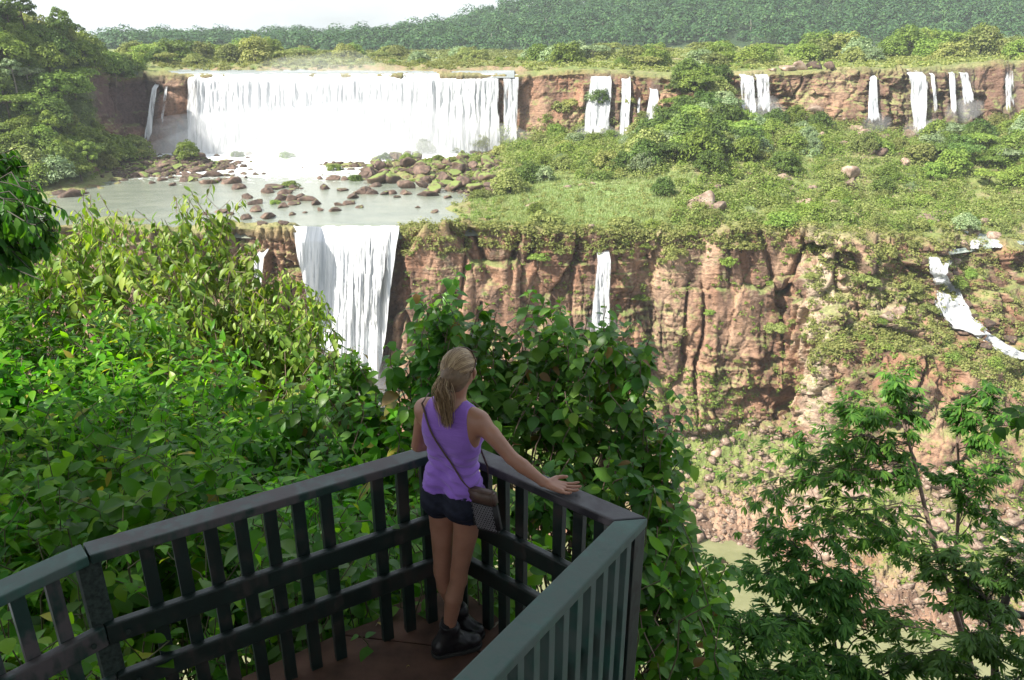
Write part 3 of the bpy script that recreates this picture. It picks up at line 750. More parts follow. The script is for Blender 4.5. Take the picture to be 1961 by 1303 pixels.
right_rocks = [(1655, 262, 4.6, .4), (1622, 282, 3.8, .3), (1640, 252, 3.4, .3), (1700, 268, 3.4, .3), (1668, 296, 3.0, .2), (1710, 286, 3.6, .2), (1688, 298, 3.2, .2), (1745, 270, 5.0, .2), (1788, 245, 5.0, .4), (1775, 262, 3.6, .3),
 (1620, 340, 4.6, .3), (1600, 342, 2.6, .2), (1632, 358, 3.0, .2), (1735, 318, 3.2, .3), (1560, 215, 4.4, .3), (1540, 228, 3.6, .3), (1575, 265, 3.6, .3), (1590, 250, 2.4, .2), (1348, 402, 5.6, .2), (1372, 408, 3.4, .2), (1325, 405, 2.6, .2), (1505, 350, 3.2, .3), (1480, 362, 2.8, .3), (1440, 372, 2.6, .3), (1515, 372, 2.2, .3), (1545, 392, 2.2, .3), (1600, 400, 3.0, .3), (1580, 410, 2.4, .3),
 (1780, 430, 4.0, .3), (1805, 418, 3.0, .3), (1885, 432, 2.2, .2), (1870, 452, 1.6, .2), (1845, 470, 1.6, .2), (1905, 455, 2.0, .3), (1640, 420, 2.2, .3), (1700, 612, 2.6, .3), (1755, 612, 3.2, .3), (1722, 600, 2.2, .3), (1790, 620, 1.6, .3),
 (1595, 715, 2.2, .2), (1568, 700, 1.8, .2), (1830, 507, 1.9, .2), (1700, 240, 2.4, .3), (1760, 302, 3.4, .2), (1730, 300, 2.2, .2), (1795, 300, 2.0, .2), (1508, 136, 4.2, .35), (1535, 134, 4.8, .35), (1562, 132, 4.4, .35), (1590, 130, 3.4, .35), (1480, 138, 2.6, .3)]
for px, py, r, k in right_rocks:
    auto(boulder(px, py, r * .8, m_redrock if py > 300 or rd.random() < .6 else m_rock, None, 'boulders below the right falls', sink=k), 'boulder among the bushes', 'pale reddish', r)
for px, py, r in [(1782, 552, 1.6), (1786, 585, 1.3), (1856, 592, 1.7), (1868, 612, 1.4), (1893, 628, 1.8), (1846, 556, 1.5), (1832, 528, 1.7), (1934, 655, 1.6), (1815, 620, 1.5), (1850, 642, 1.6), (1890, 668, 1.5), (1822, 505, 1.2), (1772, 508, 1.3)]:
    auto(boulder(px, py, r, m_rock, None, 'wet rocks beside the diagonal cascade', sink=.2), 'boulder', 'wet brown', r)
for i in range(46):        # large blocks of the scree that show one by one
    px = rd.uniform(1230, 1960); py = 860 + (px - 1250) * .1 + rd.random() * 175
    r = rd.choice([.8, 1.1, 1.5, 2.1, 2.8])
    auto(boulder(px, py, r, m_redrock, None, 'scree blocks by the lower river', zmin=WL, sink=.25), 'rock on the scree', 'pinkish brown', r)
# the rest of the scree: rubble nobody could count
S_ = Soup(); rn = np.random.RandomState(3)
small = [rockshape(990 + i, 1) for i in range(6)]
pxs = rn.uniform(1150, 2000, 5200); ss = rn.uniform(1.0, 2.25, 5200)
for px, s in zip(pxs, ss):
    p = land(px, s); v, f = small[rn.randint(6)]; r = .22 + rn.pareto(2.6) * .35
    r = min(r, 1.7); a = rn.uniform(0, 6.28); ca, sa = math.cos(a), math.sin(a)
    vr = v @ np.array([[ca, sa, 0], [-sa, ca, 0], [0, 0, 1]]) * r * rn.uniform(.7, 1.2, 3)
    S_.add(vr + p + [0, 0, r * .2], t=f)
S2 = Soup(); pxs = np.concatenate([rn.uniform(220, 960, 3200), rn.normal(360, 60, 900), rn.normal(560, 35, 300)])
for px in pxs:
    s = rn.uniform(6.5, 7.6) if px < 500 else rn.uniform(5.95, 7.9)
    p = land(px, s)
    if p[2] < WM - .6: continue
    v, f = small[rn.randint(6)]; r = rn.uniform(.35, 1.9) * (1 if rn.rand() < .3 else .6)
    S2.add(v * r + p, t=f)
tag(S2.make('rubble', m_rock), kind='stuff')
for k in range(700):
    px = rn.uniform(1000, 1960); s = rn.uniform(5.0, 8.2); p = land(px, s); v, f = small[rn.randint(6)]; r = rn.uniform(.3, 1.3)
    if fbm(p[None] * .05, 2, 4)[0] > .05: S_.add(v * r + p, t=f)
tag(S_.make('rubble', m_redrock), kind='stuff')
# ------------------------------------------------------------ trees and bushes of the far side
def tube(S, pts, rad, k=6):
    pts = np.asarray(pts, float); n = len(pts); rad = np.broadcast_to(np.asarray(rad, float), (n,))
    t = np.gradient(pts, axis=0); t /= np.linalg.norm(t, axis=1, keepdims=True) + 1e-9
    ref = np.array([0, 0, 1.0]) if abs(t[:, 2]).mean() < .8 else np.array([1.0, 0, 0])
    a = np.cross(t, ref); a /= np.linalg.norm(a, axis=1, keepdims=True) + 1e-9; b = np.cross(t, a)
    an = np.arange(k) * 2 * np.pi / k
    ring = pts[:, None] + rad[:, None, None] * (np.cos(an)[None, :, None] * a[:, None] + np.sin(an)[None, :, None] * b[:, None])
    v = ring.reshape(-1, 3); i, j = np.meshgrid(np.arange(n - 1), np.arange(k), indexing='ij')
    i = i.ravel(); j = j.ravel(); j2 = (j + 1) % k
    S.add(v, q=np.stack([i * k + j, i * k + j2, (i + 1) * k + j2, (i + 1) * k + j], 1))
def curve(p0, p1, bow, n=8, rs=None):
    p0 = np.asarray(p0, float); p1 = np.asarray(p1, float); bow = np.asarray(bow, float)
    t = np.linspace(0, 1, n)[:, None]
    c = (1 - t) * p0 + t * p1 + 4 * t * (1 - t) * bow
    if rs is not None:
        j = rs.normal(0, 1, c.shape) * np.linalg.norm(p1 - p0) * .02; j[0] = 0; j[-1] = 0; c = c + j
    return c
def clumps(rs, centers, radii, per, leaf, up=.35, flat_=.75, shell=.82, jit=.42):
    """small leaf faces spread over lumpy shells; returns verts, quads"""
    cen = np.repeat(centers, per, axis=0); rr = np.repeat(radii, per)
    d = rs.normal(0, 1, (len(cen), 3)); d /= np.linalg.norm(d, axis=1, keepdims=True)
    d[:, 2] = np.where(d[:, 2] < -.25, -d[:, 2], d[:, 2])
    rad = rr * (shell + (1.12 - shell) * rs.random(len(cen)))
    # small-scale lumps
    q = cen + d * rr[:, None]
    rad = rad * (1 + .22 * fbm(q * (1.6 / max(.6, radii.mean())), 2, rs.randint(999)))
    c = cen + d * rad[:, None] * np.array([1, 1, flat_])
    nrm = d + rs.normal(0, jit, d.shape) + np.array([0, 0, up]); nrm /= np.linalg.norm(nrm, axis=1, keepdims=True)
    t = np.cross(nrm, rs.normal(0, 1, d.shape)); t /= np.linalg.norm(t, axis=1, keepdims=True); b = np.cross(nrm, t)
    s = leaf * (.6 + .8 * rs.random(len(cen)))[:, None]
    v = np.stack([c - t * s, c - b * s * .55, c + t * s, c + b * s * .55 + nrm * s * .15], 1)
    n = len(c); i = np.arange(n) * 4
    return v.reshape(-1, 3), np.stack([i, i + 1, i + 2, i + 3], 1)
def crown_model(kind, seed):
    """unit-ish tree: crown radius 1, returns crown arrays, wood Soup, height info"""
    rs = np.random.RandomState(seed); W_ = Soup()
    n = {'round': 22, 'umbrella': 15, 'tall': 14, 'shrub': 14, 'wispy': 12}[kind]
    top = {'round': 1.35, 'umbrella': 1.25, 'tall': 2.1, 'shrub': .8, 'wispy': 1.1}[kind]
    low = {'round': .2, 'umbrella': .8, 'tall': .9, 'shrub': .1, 'wispy': .15}[kind]
    wd = {'round': .68, 'umbrella': .72, 'tall': .5, 'shrub': .72, 'wispy': .6}[kind]
    cen = []
    for i in range(n):
        h = (i + .5) / n; a = i * 2.4 + rs.uniform(-.5, .5)
        r = wd * math.sqrt(max(0.02, 1 - h ** 2.2)) * rs.uniform(.75, 1.1)
        cen.append((math.cos(a) * r, math.sin(a) * r, low + (top - low - .3) * h + rs.uniform(-.08, .08)))
    th = low; hh = top - low
    cen = np.array(cen); rad = rs.uniform(.20, .40, n) * (1.0 if kind != 'tall' else .8)
    per = {'round': 150, 'umbrella': 170, 'tall': 160, 'shrub': 150, 'wispy': 110}[kind]
    leaf = {'round': .06, 'umbrella': .05, 'tall': .055, 'shrub': .065, 'wispy': .05}[kind]
    v, q = clumps(rs, cen, rad, per, leaf, .45, .8 if kind != 'umbrella' else .45, .7 if kind != 'wispy' else .35)
    if kind == 'wispy':
        v = v
    trunk_top = np.array([0, 0, th + hh * .35])
    tube(W_, curve((0, 0, -.5), trunk_top, (rs.uniform(-.06, .06), rs.uniform(-.06, .06), 0), 6), np.linspace(.055, .03, 6), 6)
    for i in range(0, n, 2):
        tube(W_, curve(trunk_top * np.array([1, 1, rs.uniform(.7, .95)]), cen[i], (0, 0, -.04), 5), np.linspace(.024, .008, 5), 4)
    return v, q, W_
def dg(*c): return list(c)
m_bark = flat('pale_bark', (.26, .23, .19), .9, .35, 3, .2, .4)
m_barkd = flat('dark_bark', (.09, .07, .055), .9, .4, 3, .2, .4)
FM = {
 'bright': leafmat('bright_foliage', [(.035, .065, .012), (.11, .17, .028), (.20, .265, .055), (.33, .38, .12)], .5, .25, size=1.1, spec=.12),
 'deep': leafmat('deep_foliage', [(.018, .038, .010), (.055, .095, .020), (.11, .17, .038), (.20, .26, .075)], .5, .22, size=1.1, spec=.12),
 'olive': leafmat('olive_foliage', [(.05, .07, .02), (.135, .165, .045), (.23, .25, .08), (.36, .35, .15)], .6, .25, size=1.1, spec=.12),
 'silver': leafmat('silver_foliage', [(.06, .11, .04), (.13, .19, .08), (.24, .30, .15), (.40, .44, .28)], .5, .2, size=1.1, spec=.3),
}
KINDS = ['round', 'umbrella', 'tall', 'shrub', 'wispy']
MODELS = {}
def model(kind, tone, var):
    key = (kind, tone, var)
    if key not in MODELS:
        sd = 50 + KINDS.index(kind) * 10 + var
        if ('a', kind, var) not in MODELS: MODELS[('a', kind, var)] = crown_model(kind, sd)
        v, q, W_ = MODELS[('a', kind, var)]
        o = make('crown', v, q, FM[tone]); t = W_.make('trunk', m_bark if tone == 'silver' else m_barkd)
        MODELS[key] = (o, t)
        return o, t
    o, t = MODELS[key]
    o = o.copy(); t = t.copy(); C.objects.link(o); C.objects.link(t)
    return o, t
TONEW = {'bright': 'bright green', 'deep': 'dark green', 'olive': 'yellowish olive', 'silver': 'pale silvery'}
KW = {'round': 'round-crowned tree', 'umbrella': 'flat-topped tree', 'tall': 'tall tree', 'shrub': 'bush', 'wispy': 'wispy bush'}
def plant_at(p, r, kind, tone, group, label=None, cat=None, squash=1.0, rnd=random, sink=.0, var=None, nm=None):
    c, t = model(kind, tone, rnd.randrange(3) if var is None else var)
    nm = nm or ('bush' if kind in ('shrub', 'wispy') else 'tree')
    e = empty(nm, (p[0], p[1], p[2] - sink)); e.scale = (r, r, r * squash * rnd.uniform(.9, 1.15)); e.rotation_euler = (0, 0, rnd.uniform(0, 6.28))
    c.parent = e; t.parent = e
    if nm == 'bush': t.name = 'stem'
    tag(e, label, cat or nm, group)
    AUTO.append((e, KW[kind].replace('tree' if nm == 'bush' else 'bush', nm), TONEW[tone], r)) if label is None else None
    return e
rt = random.Random(77)
def choose(d):
    x = rt.random() * sum(d.values())
    for k, v in d.items():
        x -= v
        if x <= 0: return k
    return k
def region(n, pxr, sr, rr, kinds, tones, group, test=None, mind=.55, squash=1.0, sink=0, nm=None):
    placed = []; tries = 0
    while len(placed) < n and tries < n * 40:
        tries += 1
        px = rt.uniform(*pxr); s = rt.uniform(*sr)
        if test and not test(px, s): continue
        p = land(px, s); r = rt.uniform(*rr)
        if any((p[0] - a[0]) ** 2 + (p[1] - a[1]) ** 2 < (mind * (r + a[3])) ** 2 for a in placed): continue
        placed.append((p[0], p[1], p[2], r))
        plant_at(p, r, choose(kinds), choose(tones), group, squash=squash, rnd=rt, sink=sink * r, nm=nm)
    return placed
# wooded hill at the left
region(92, (-60, 262), (6.98, 9.2), (4.2, 7.0), dict(round=7, umbrella=1.5, tall=1), dict(bright=7, deep=2.2, olive=1.5, silver=1), 'trees on the left hill', mind=.36, nm='tree',
       test=lambda px, s: not (px > 172 and 7.6 < s < 8.93) and not (px > 215 and s < 7.3), sink=.15)
region(26, (-40, 330), (8.9, 9.4), (4.0, 6.0), dict(round=5, tall=2, umbrella=1), dict(deep=5, bright=2, olive=1), 'trees along the top of the left hill', mind=.34, test=lambda px, s: px < 255 or s > 9.12, nm='tree', sink=.1)
# banks above the falls
region(30, (300, 1060), (9.3, 10.1), (5.0, 8.0), dict(round=5, umbrella=1), dict(olive=5, bright=3, silver=1.5), 'trees behind the crest of the curtain fall', mind=.4, squash=.75, sink=.15, nm='tree',
       test=lambda px, s: s > 9.6 or px < 400)
region(34, (300, 1060), (9.22, 9.6), (2.4, 4.0), dict(shrub=5, round=1), dict(olive=5, bright=3), 'bushes behind the crest of the curtain fall', mind=.4, squash=.7, sink=.2, nm='bush',
       test=lambda px, s: fbm(np.array([[px * .012, s * 3, 2.]]), 2, 8)[0] > -.12)
region(58, (1010, 2020), (9.14, 10.0), (5.2, 8.8), dict(round=6, umbrella=2), dict(olive=5, bright=4, silver=1.5, deep=1), 'trees above the right cliff', mind=.38, squash=.85, sink=.15, nm='tree',
       test=lambda px, s: s > 9.25 or px > 1230 and px < 1420)
region(30, (1010, 2020), (9.1, 9.4), (2.2, 3.8), dict(shrub=5, round=1), dict(olive=5, bright=4), 'bushes above the right cliff', mind=.4, squash=.8, sink=.15, nm='bush')
region(16, (1540, 1900), (9.5, 10.0), (8.0, 11.0), dict(round=5, umbrella=1), dict(bright=5, olive=3), 'high trees above the right cliff', mind=.35, nm='tree', squash=.9)
region(16, (250, 520), (9.35, 9.95), (6.5, 9.5), dict(round=5, umbrella=1), dict(bright=4, olive=3, deep=2), 'trees behind the left end of the crest', mind=.36, squash=.9, sink=.1, nm='tree')
# green spur and the slopes below the right falls
region(52, (1225, 1425), (6.5, 8.95), (4.6, 7.4), dict(round=7, umbrella=1.5), dict(bright=5, deep=3, olive=2, silver=1.5), 'trees on the green spur', mind=.34, squash=1.0, sink=.2, nm='tree',
       test=lambda px, s: (s < 7.7 and px > 1225) or 1300 < px < 1385)
region(48, (1430, 2010), (6.8, 7.95), (3.2, 5.6), dict(round=4, shrub=4, wispy=1), dict(bright=4, deep=2, olive=4, silver=2), 'bushes below the right falls', mind=.42, squash=1.0, sink=.2, nm='bush',
       test=lambda px, s: px > 1790 or px < 1590 or s < 7.1)
region(26, (1770, 2010), (6.3, 7.9), (4.2, 6.4), dict(round=5, umbrella=2), dict(bright=4, deep=3, silver=2), 'trees at the right end of the terrace', mind=.34, squash=.95, sink=.15, nm='tree')
region(64, (1000, 1290), (6.5, 8.6), (3.0, 5.0), dict(round=3, shrub=5, wispy=1), dict(olive=5, bright=3, silver=1.5, deep=1), 'bushes under the leaning fall', mind=.42, squash=.95, sink=.2, nm='bush')
region(30, (700, 1010), (6.4, 7.95), (1.5, 3.2), dict(shrub=6, round=1), dict(olive=5, bright=2), 'bushes on the mossy bank', mind=.5, squash=.8, sink=.2, nm='bush')
region(18, (245, 480), (6.75, 7.6), (1.4, 2.8), dict(shrub=6, round=1), dict(bright=5, olive=2), 'bushes on the rock field', mind=.6, squash=.8, sink=.2, nm='bush')
region(84, (930, 2010), (5.1, 6.75), (1.9, 4.4), dict(shrub=6, wispy=3, round=1.5), dict(olive=6, bright=3, silver=1), 'bushes on the terrace', mind=.55, squash=.95, sink=.15, nm='bush',
       test=lambda px, s: not (930 < px < 1280 and 5.15 < s < 6.3))
# hand-placed bushes that stand out
for (px, py, r, kind, tone, lab) in [
 (975, 372, 5.2, 'round', 'olive', 'large rounded olive bush where the river meets the grassy terrace'),
 (1012, 352, 4.6, 'round', 'deep', 'dark green bush behind the large rounded olive bush'),
 (920, 378, 3.2, 'shrub', 'olive', 'low olive bush at the water edge beside the large rounded bush'),
 (1028, 412, 2.7, 'round', 'bright', 'small compact round bush alone on the bright grass'),
 (1110, 388, 2.0, 'wispy', 'olive', 'feathery bush standing in the bright grass'),
 (1148, 318, 3.4, 'umbrella', 'bright', 'small tree with a flat bright crown and dark thick trunk under the leaning fall'),
 (925, 282, 5.2, 'round', 'olive', 'tall mossy knoll-like bush in front of the right end of the curtain fall'),
 (875, 290, 3.4, 'shrub', 'olive', 'squat bush left of the tall knoll-like bush by the curtain fall'),
 (815, 294, 4.2, 'round', 'deep', 'round dark bush alone in the spray before the curtain fall'),
 (960, 292, 3.6, 'shrub', 'olive', 'bush sloping down right of the tall knoll-like bush'),
 (360, 303, 4.4, 'round', 'bright', 'round bright bush crowning the rock field'),
 (455, 300, 2.8, 'shrub', 'deep', 'misty bush at the right end of the rock field'),
 (550, 302, 3.2, 'shrub', 'deep', 'grey green bush half lost in the spray'),
 (640, 326, 2.9, 'shrub', 'bright', 'bush on a boulder in the middle of the rapids'),
 (735, 305, 2.7, 'shrub', 'deep', 'bush in the spray left of the round dark bush'),
 (555, 357, 2.9, 'shrub', 'bright', 'bright cushion bush on a rock in the pool'),
 (680, 345, 2.8, 'shrub', 'deep', 'dark cushion bush on a rock right of the rapids'),
 (527, 390, 1.7, 'shrub', 'bright', 'tiny bright cushion on the boulders in the pool'),
 (1480, 262, 4.6, 'round', 'bright', 'wide green tree right below the striped double fall'),
 (1500, 330, 5.0, 'round', 'deep', 'broad dark green tree in the middle of the right slope'),
 (1735, 262, 3.0, 'shrub', 'olive', 'olive bush on the boulder under the tall bright fall'),
 (1690, 365, 3.4, 'round', 'deep', 'dark round tree near the pale boulder on the right slope'),
 (1925, 320, 5.0, 'umbrella', 'silver', 'silvery flat-topped tree with pale trunk near the right edge'),
 (1330, 235, 5.0, 'umbrella', 'bright', 'light green layered tree at the top of the spur'),
 (1300, 300, 5.2, 'round', 'bright', 'big full-crowned tree on the left flank of the spur'),
 (1360, 330, 5.4, 'round', 'deep', 'biggest dark tree at the foot of the spur'),
 (1400, 290, 4.6, 'round', 'silver', 'grey green tree on the right flank of the spur'),
 (1230, 330, 4.2, 'round', 'silver', 'pale leafy tree left of the spur above the grass'),
 (1150, 345, 3.4, 'shrub', 'deep', 'dark bush under the small flat-crowned tree'),
 (1270, 375, 3.6, 'round', 'deep', 'dark tree standing at the upper edge of the bright grass'),
]:
    p = hit(px, py, WM if px < 900 else None)
    if p is not None:
        e = plant_at(p, r, kind, tone, 'notable bushes and trees', lab, rnd=rt, squash=1.0, sink=.15 * r)
# bushes clinging to the lower cliff
def clingers(n, pr, sr, rr, tones, grp):
    k = 0
    while k < n:
        px = rt.uniform(*pr); s = rt.uniform(*sr); k += 1
        p = land(px, s); r = rt.uniform(*rr)
        plant_at(p + np.array([0, -.3 * r, -.4 * r]), r, choose(dict(shrub=5, wispy=3)), choose(tones), grp, rnd=rt, nm='bush')
clingers(13, (1540, 1880), (3.95, 4.95), (1.6, 2.9), dict(olive=4, bright=4), 'bushes on the right buttress')
clingers(8, (1600, 1990), (3.1, 3.95), (1.5, 3.0), dict(olive=4, bright=5), 'bushes on the ledge of the buttress')
clingers(14, (950, 1560), (4.5, 5.02), (.9, 2.0), dict(olive=5, bright=4), 'bushes hanging over the lower cliff')
clingers(16, (1180, 1600), (2.6, 4.3), (.7, 1.6), dict(olive=5, bright=4), 'tufts on the red cliff face')
for (px, py, r, lab) in [(1030, 480, 2.6, 'hanging bush halfway along the top of the red cliff'), (1225, 560, 2.2, 'grey green bush on the cliff just right of the slender fall'), (1395, 490, 2.5, 'bush in the notch at the top of the red cliff'),
   (1485, 615, 2.8, 'wide bush on the bare red cliff face'), (1360, 590, 1.6, 'upright narrow bush on the red cliff face'), (1420, 455, 2.8, 'round bush on the cliff edge above the notch'), (1290, 470, 3.2, 'yellow green bush at the cliff edge right of the slender fall'),
   (1690, 470, 3.2, 'dense grey green bush at the head of the buttress'), (1660, 520, 3.0, 'spreading bush on the buttress shoulder')]:
    p = hit(px, py)
    if p is not None: plant_at(p + np.array([0, -.3 * r, -.8 * r]), r, 'shrub', 'olive' if r > 2.7 else 'bright', 'bushes on the red cliff', lab, rnd=rt)

# ground cover, grass and the far-off forest
def scatter(name, pts, size, leaf, per, mat, seed, up=.6, hgt=.8):
    rs = np.random.RandomState(seed)
    pts = np.asarray(pts); rad = np.asarray(size)
    v, q = clumps(rs, pts, rad, per, leaf, up, hgt, .4)
    return tag(make(name, v, q, mat), kind='stuff')
rs = np.random.RandomState(12)
def sample(n, pr, sr, test=None):
    px = rs.uniform(*pr, n); s = rs.uniform(*sr, n)
    if test is not None: k = test(px, s); px = px[k]; s = s[k]
    return land(px, s)
pt = np.concatenate([sample(1700, (860, 2060), (5.02, 8.2)), sample(1500, (1560, 2060), (2.9, 5.1)), sample(700, (760, 1600), (4.7, 5.1))])
scatter('ground_cover', pt, rs.uniform(.5, 1.5, len(pt)), .24, 42, FM['olive'], 4)
pt = np.concatenate([sample(2600, (1100, 2000), (1.3, 3.0), lambda a, b: rs.random(len(a)) < .5 + .5 * np.sin(a * .02)), sample(700, (760, 1900), (2.2, 4.8)), sample(900, (-60, 260), (6.95, 9.1), lambda a, b: ~((a > 165) & (b > 7.6) & (b < 8.9)))])
scatter('ground_cover', pt, rs.uniform(.3, 1.1, len(pt)), .2, 34, FM['bright'], 5)
pt = sample(2600, (1000, 2300), (9.08, 10.9)); scatter('ground_cover', pt, rs.uniform(1.0, 2.8, len(pt)), .5, 34, FM['olive'], 6)
pt = sample(1500, (235, 1050), (9.75, 10.9)); scatter('ground_cover', pt, rs.uniform(1.2, 3.0, len(pt)), .55, 34, FM['olive'], 7)
pt = sample(900, (300, 1050), (9.1, 9.8)); scatter('ground_cover', pt, rs.uniform(.8, 2.2, len(pt)), .4, 34, FM['olive'], 17)
pt = np.concatenate([sample(500, (690, 960), (6.1, 8.0)), sample(260, (230, 500), (6.6, 7.9)), sample(60, (860, 960), (5.05, 6))]); pt = pt[pt[:, 2] > WM + .1]
scatter('ground_cover', pt, rs.uniform(.4, 1.2, len(pt)), .24, 40, FM['bright'], 8)
for nm_, tn_, sd_ in (('ground_cover', 'bright', 21), ('ground_cover', 'olive', 22)):
    pt = np.concatenate([sample(520, (1290, 2060), (5.1, 8.1)), sample(260, (960, 1300), (6.3, 8.2))]); scatter(nm_, pt, rs.uniform(1.3, 3.2, len(pt)), .28, 130, FM[tn_], sd_, .5, 1.15)
# blades of the bright grass
m_grass = leafmat('grass_blades', [(.17, .22, .08), (.24, .29, .11), (.32, .35, .17)], .6, .3)
pt = sample(26000, (900, 1330), (5.05, 6.35)); rr = rs.random(len(pt)); h = rs.uniform(.25, .8, len(pt)); a = rs.uniform(0, 6.28, len(pt))
dx = np.stack([np.cos(a), np.sin(a), 0 * a], 1) * .14; tip = np.stack([rs.normal(0, .15, len(pt)), rs.normal(0, .15, len(pt)), h], 1)
v = np.stack([pt - dx, pt + dx, pt + tip], 1).reshape(-1, 3); i = np.arange(len(pt)) * 3
tag(make('grass', v, np.stack([i, i + 1, i + 2], 1), m_grass), kind='stuff')
# forest on the hills
m_forest = leafmat('forest_foliage', [(.004, .020, .008), (.012, .044, .014), (.032, .085, .022), (.085, .15, .04)], .6, .15, size=.07, spec=.25)
n = 2700
px = rs.uniform(190, 2060, n); s = 10.95 + rs.random(n) ** .8 * 1.13
pt = land(px, s); rad = 5 + 8 * rs.random(n) ** 1.6; pt[:, 2] += rad * .5 + (rs.random(n) < .1) * 5
v, q = clumps(rs, pt, rad, 150, 1.35, .45, .85, .88, .2)
tag(make('forest', v, q, m_forest), kind='stuff')
T_ = Soup()
for k in range(60):
    p = land(rs.uniform(500, 2000), rs.uniform(11.0, 12.0)); hgt = rs.uniform(8, 15)
    tube(T_, [p, p + [rs.uniform(-1, 1), 0, hgt * .6], p + [rs.uniform(-1.5, 1.5), 0, hgt]], [.35, .3, .2], 4)
tag(T_.make('forest', m_bark), kind='stuff')
# ------------------------------------------------------------ viewing deck and railing
def woodpaint(name, paint, worn, fac=.5, rough=.38):
    m, nt, b = newmat(name)
    f = noise(nt, 5, 7, .65); g = noise(nt, 26, 6, .6, (1, 1, .25))
    ad = N(nt, 'ShaderNodeMath', operation='MULTIPLY_ADD'); nt.links.new(g, ad.inputs[0]); ad.inputs[1].default_value = .55; nt.links.new(f, ad.inputs[2])
    w_ = ramp(nt, ad.outputs[0], [(fac + .18, (0, 0, 0)), (fac + .36, (1, 1, 1))])
    p = ramp(nt, noise(nt, 9, 5), [(.3, [c * .7 for c in paint]), (.7, [c * 1.25 for c in paint])])
    c = mixc(nt, w_, p, worn)
    nt.links.new(c, b.inputs['Base Color'])
    mr = N(nt, 'ShaderNodeMapRange'); nt.links.new(w_, mr.inputs[0]); mr.inputs[3].default_value = rough; mr.inputs[4].default_value = .7
    nt.links.new(mr.outputs[0], b.inputs['Roughness']); b.inputs['Specular IOR Level'].default_value = .55
    bump(nt, b, g, .35, .004)
    return m
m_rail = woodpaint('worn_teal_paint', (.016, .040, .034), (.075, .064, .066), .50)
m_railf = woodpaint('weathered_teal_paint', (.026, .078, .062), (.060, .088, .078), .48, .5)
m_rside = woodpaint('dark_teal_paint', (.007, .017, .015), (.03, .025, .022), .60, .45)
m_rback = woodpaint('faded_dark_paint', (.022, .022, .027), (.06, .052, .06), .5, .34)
m_lich = flat('lichen_post', (.030, .042, .036), .9, .5, 55, .2, .6)
m_deck = flat('red_deck', (.095, .048, .034), .8, .5, 5, .35, .3)
def prism(name, poly, z0, z1, mat, parent, bev=.006, cuts=0):
    bm = bmesh.new(); vs = [bm.verts.new((x, y, z0)) for x, y in poly]; f = bm.faces.new(vs)
    r = bmesh.ops.extrude_face_region(bm, geom=[f]); bmesh.ops.translate(bm, verts=[g for g in r['geom'] if isinstance(g, bmesh.types.BMVert)], vec=(0, 0, z1 - z0))
    bmesh.ops.recalc_face_normals(bm, faces=bm.faces)
    if bev: bmesh.ops.bevel(bm, geom=bm.edges[:], offset=bev, segments=2, affect='EDGES', profile=.6)
    return from_bm(name, bm, mat, parent)
def offs(line, d):
    """offset an open polyline to its left side by d"""
    L_ = [np.array(p, float) for p in line]; out = []
    for i, p in enumerate(L_):
        ns = []
        if i > 0: t = L_[i] - L_[i - 1]; ns.append(np.array([-t[1], t[0]]) / np.linalg.norm(t))
        if i < len(L_) - 1: t = L_[i + 1] - L_[i]; ns.append(np.array([-t[1], t[0]]) / np.linalg.norm(t))
        n = sum(ns); n /= np.linalg.norm(n); out.append(p + n * d / (n @ ns[0]))
    return out
INN = [(-2.85, 1.16), (-1.665, 2.555), (-.299, 3.393), (.43, 2.795), (-.92, .90)]
rail = empty('railing', (-.3, 3.3, 0)); tag(rail, 'dark teal wooden railing with slats around the viewing deck', 'railing')
def rl(o): adopt(o, rail); return o
def strip(name, d0, d1, z0, z1, mats, gap=.0015, bev=.006, segs=(0, 1, 2, 3), labels=None):
    a = offs(INN, d0); b = offs(INN, d1)
    for k in segs:
        t = np.array(INN[k + 1]) - np.array(INN[k]); t = t / np.linalg.norm(t) * gap
        o = rl(prism(name, [a[k] + t, a[k + 1] - t, b[k + 1] - t, b[k] + t], z0, z1, mats[k], None, bev))
        if labels and labels[k]: o['label'] = labels[k]
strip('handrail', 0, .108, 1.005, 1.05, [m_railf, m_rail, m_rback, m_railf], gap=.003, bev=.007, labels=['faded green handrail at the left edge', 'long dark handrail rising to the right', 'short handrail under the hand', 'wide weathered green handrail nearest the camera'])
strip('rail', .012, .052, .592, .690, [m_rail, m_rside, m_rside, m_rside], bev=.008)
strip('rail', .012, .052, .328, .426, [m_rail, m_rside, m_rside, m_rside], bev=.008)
def baluster(x, y, ang, z0, z1, mat, wd=.052, dp=.036, name='baluster'):
    c, s = math.cos(ang), math.sin(ang)
    pts = [(x + c * a - s * b, y + s * a + c * b) for a, b in ((-wd / 2, -dp / 2), (wd / 2, -dp / 2), (wd / 2, dp / 2), (-wd / 2, dp / 2))]
    return rl(prism(name, pts, z0, z1, mat, None, .003))
def along(k, first, step, skip, z0, mat, d=.072, end=.1, wd=.052):
    a = np.array(offs(INN, d)[k]); b = np.array(offs(INN, d)[k + 1]); L_ = np.linalg.norm(b - a); t = (b - a) / L_; ang = math.atan2(t[1], t[0])
    q = first; i = 0
    while q < L_ - end:
        if i not in skip:
            p = b - t * q
            baluster(p[0], p[1], ang, z0, 1.004, mat, wd)
        q += step; i += 1
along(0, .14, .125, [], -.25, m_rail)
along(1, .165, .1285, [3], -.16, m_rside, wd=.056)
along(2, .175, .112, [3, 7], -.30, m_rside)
along(3, 0, .0, [], 0, m_rside) if False else None
a4 = np.array(offs(INN, .075)[3]); b4 = np.array(offs(INN, .075)[4]); t4 = (b4 - a4) / np.linalg.norm(b4 - a4); an4 = math.atan2(t4[1], t4[0])
for i in range(15):
    p = a4 + t4 * (.115 + i * .098); baluster(p[0], p[1], an4, -.35, 1.004, m_railf, .040, .05)
pc = offs(INN, .062)[3]
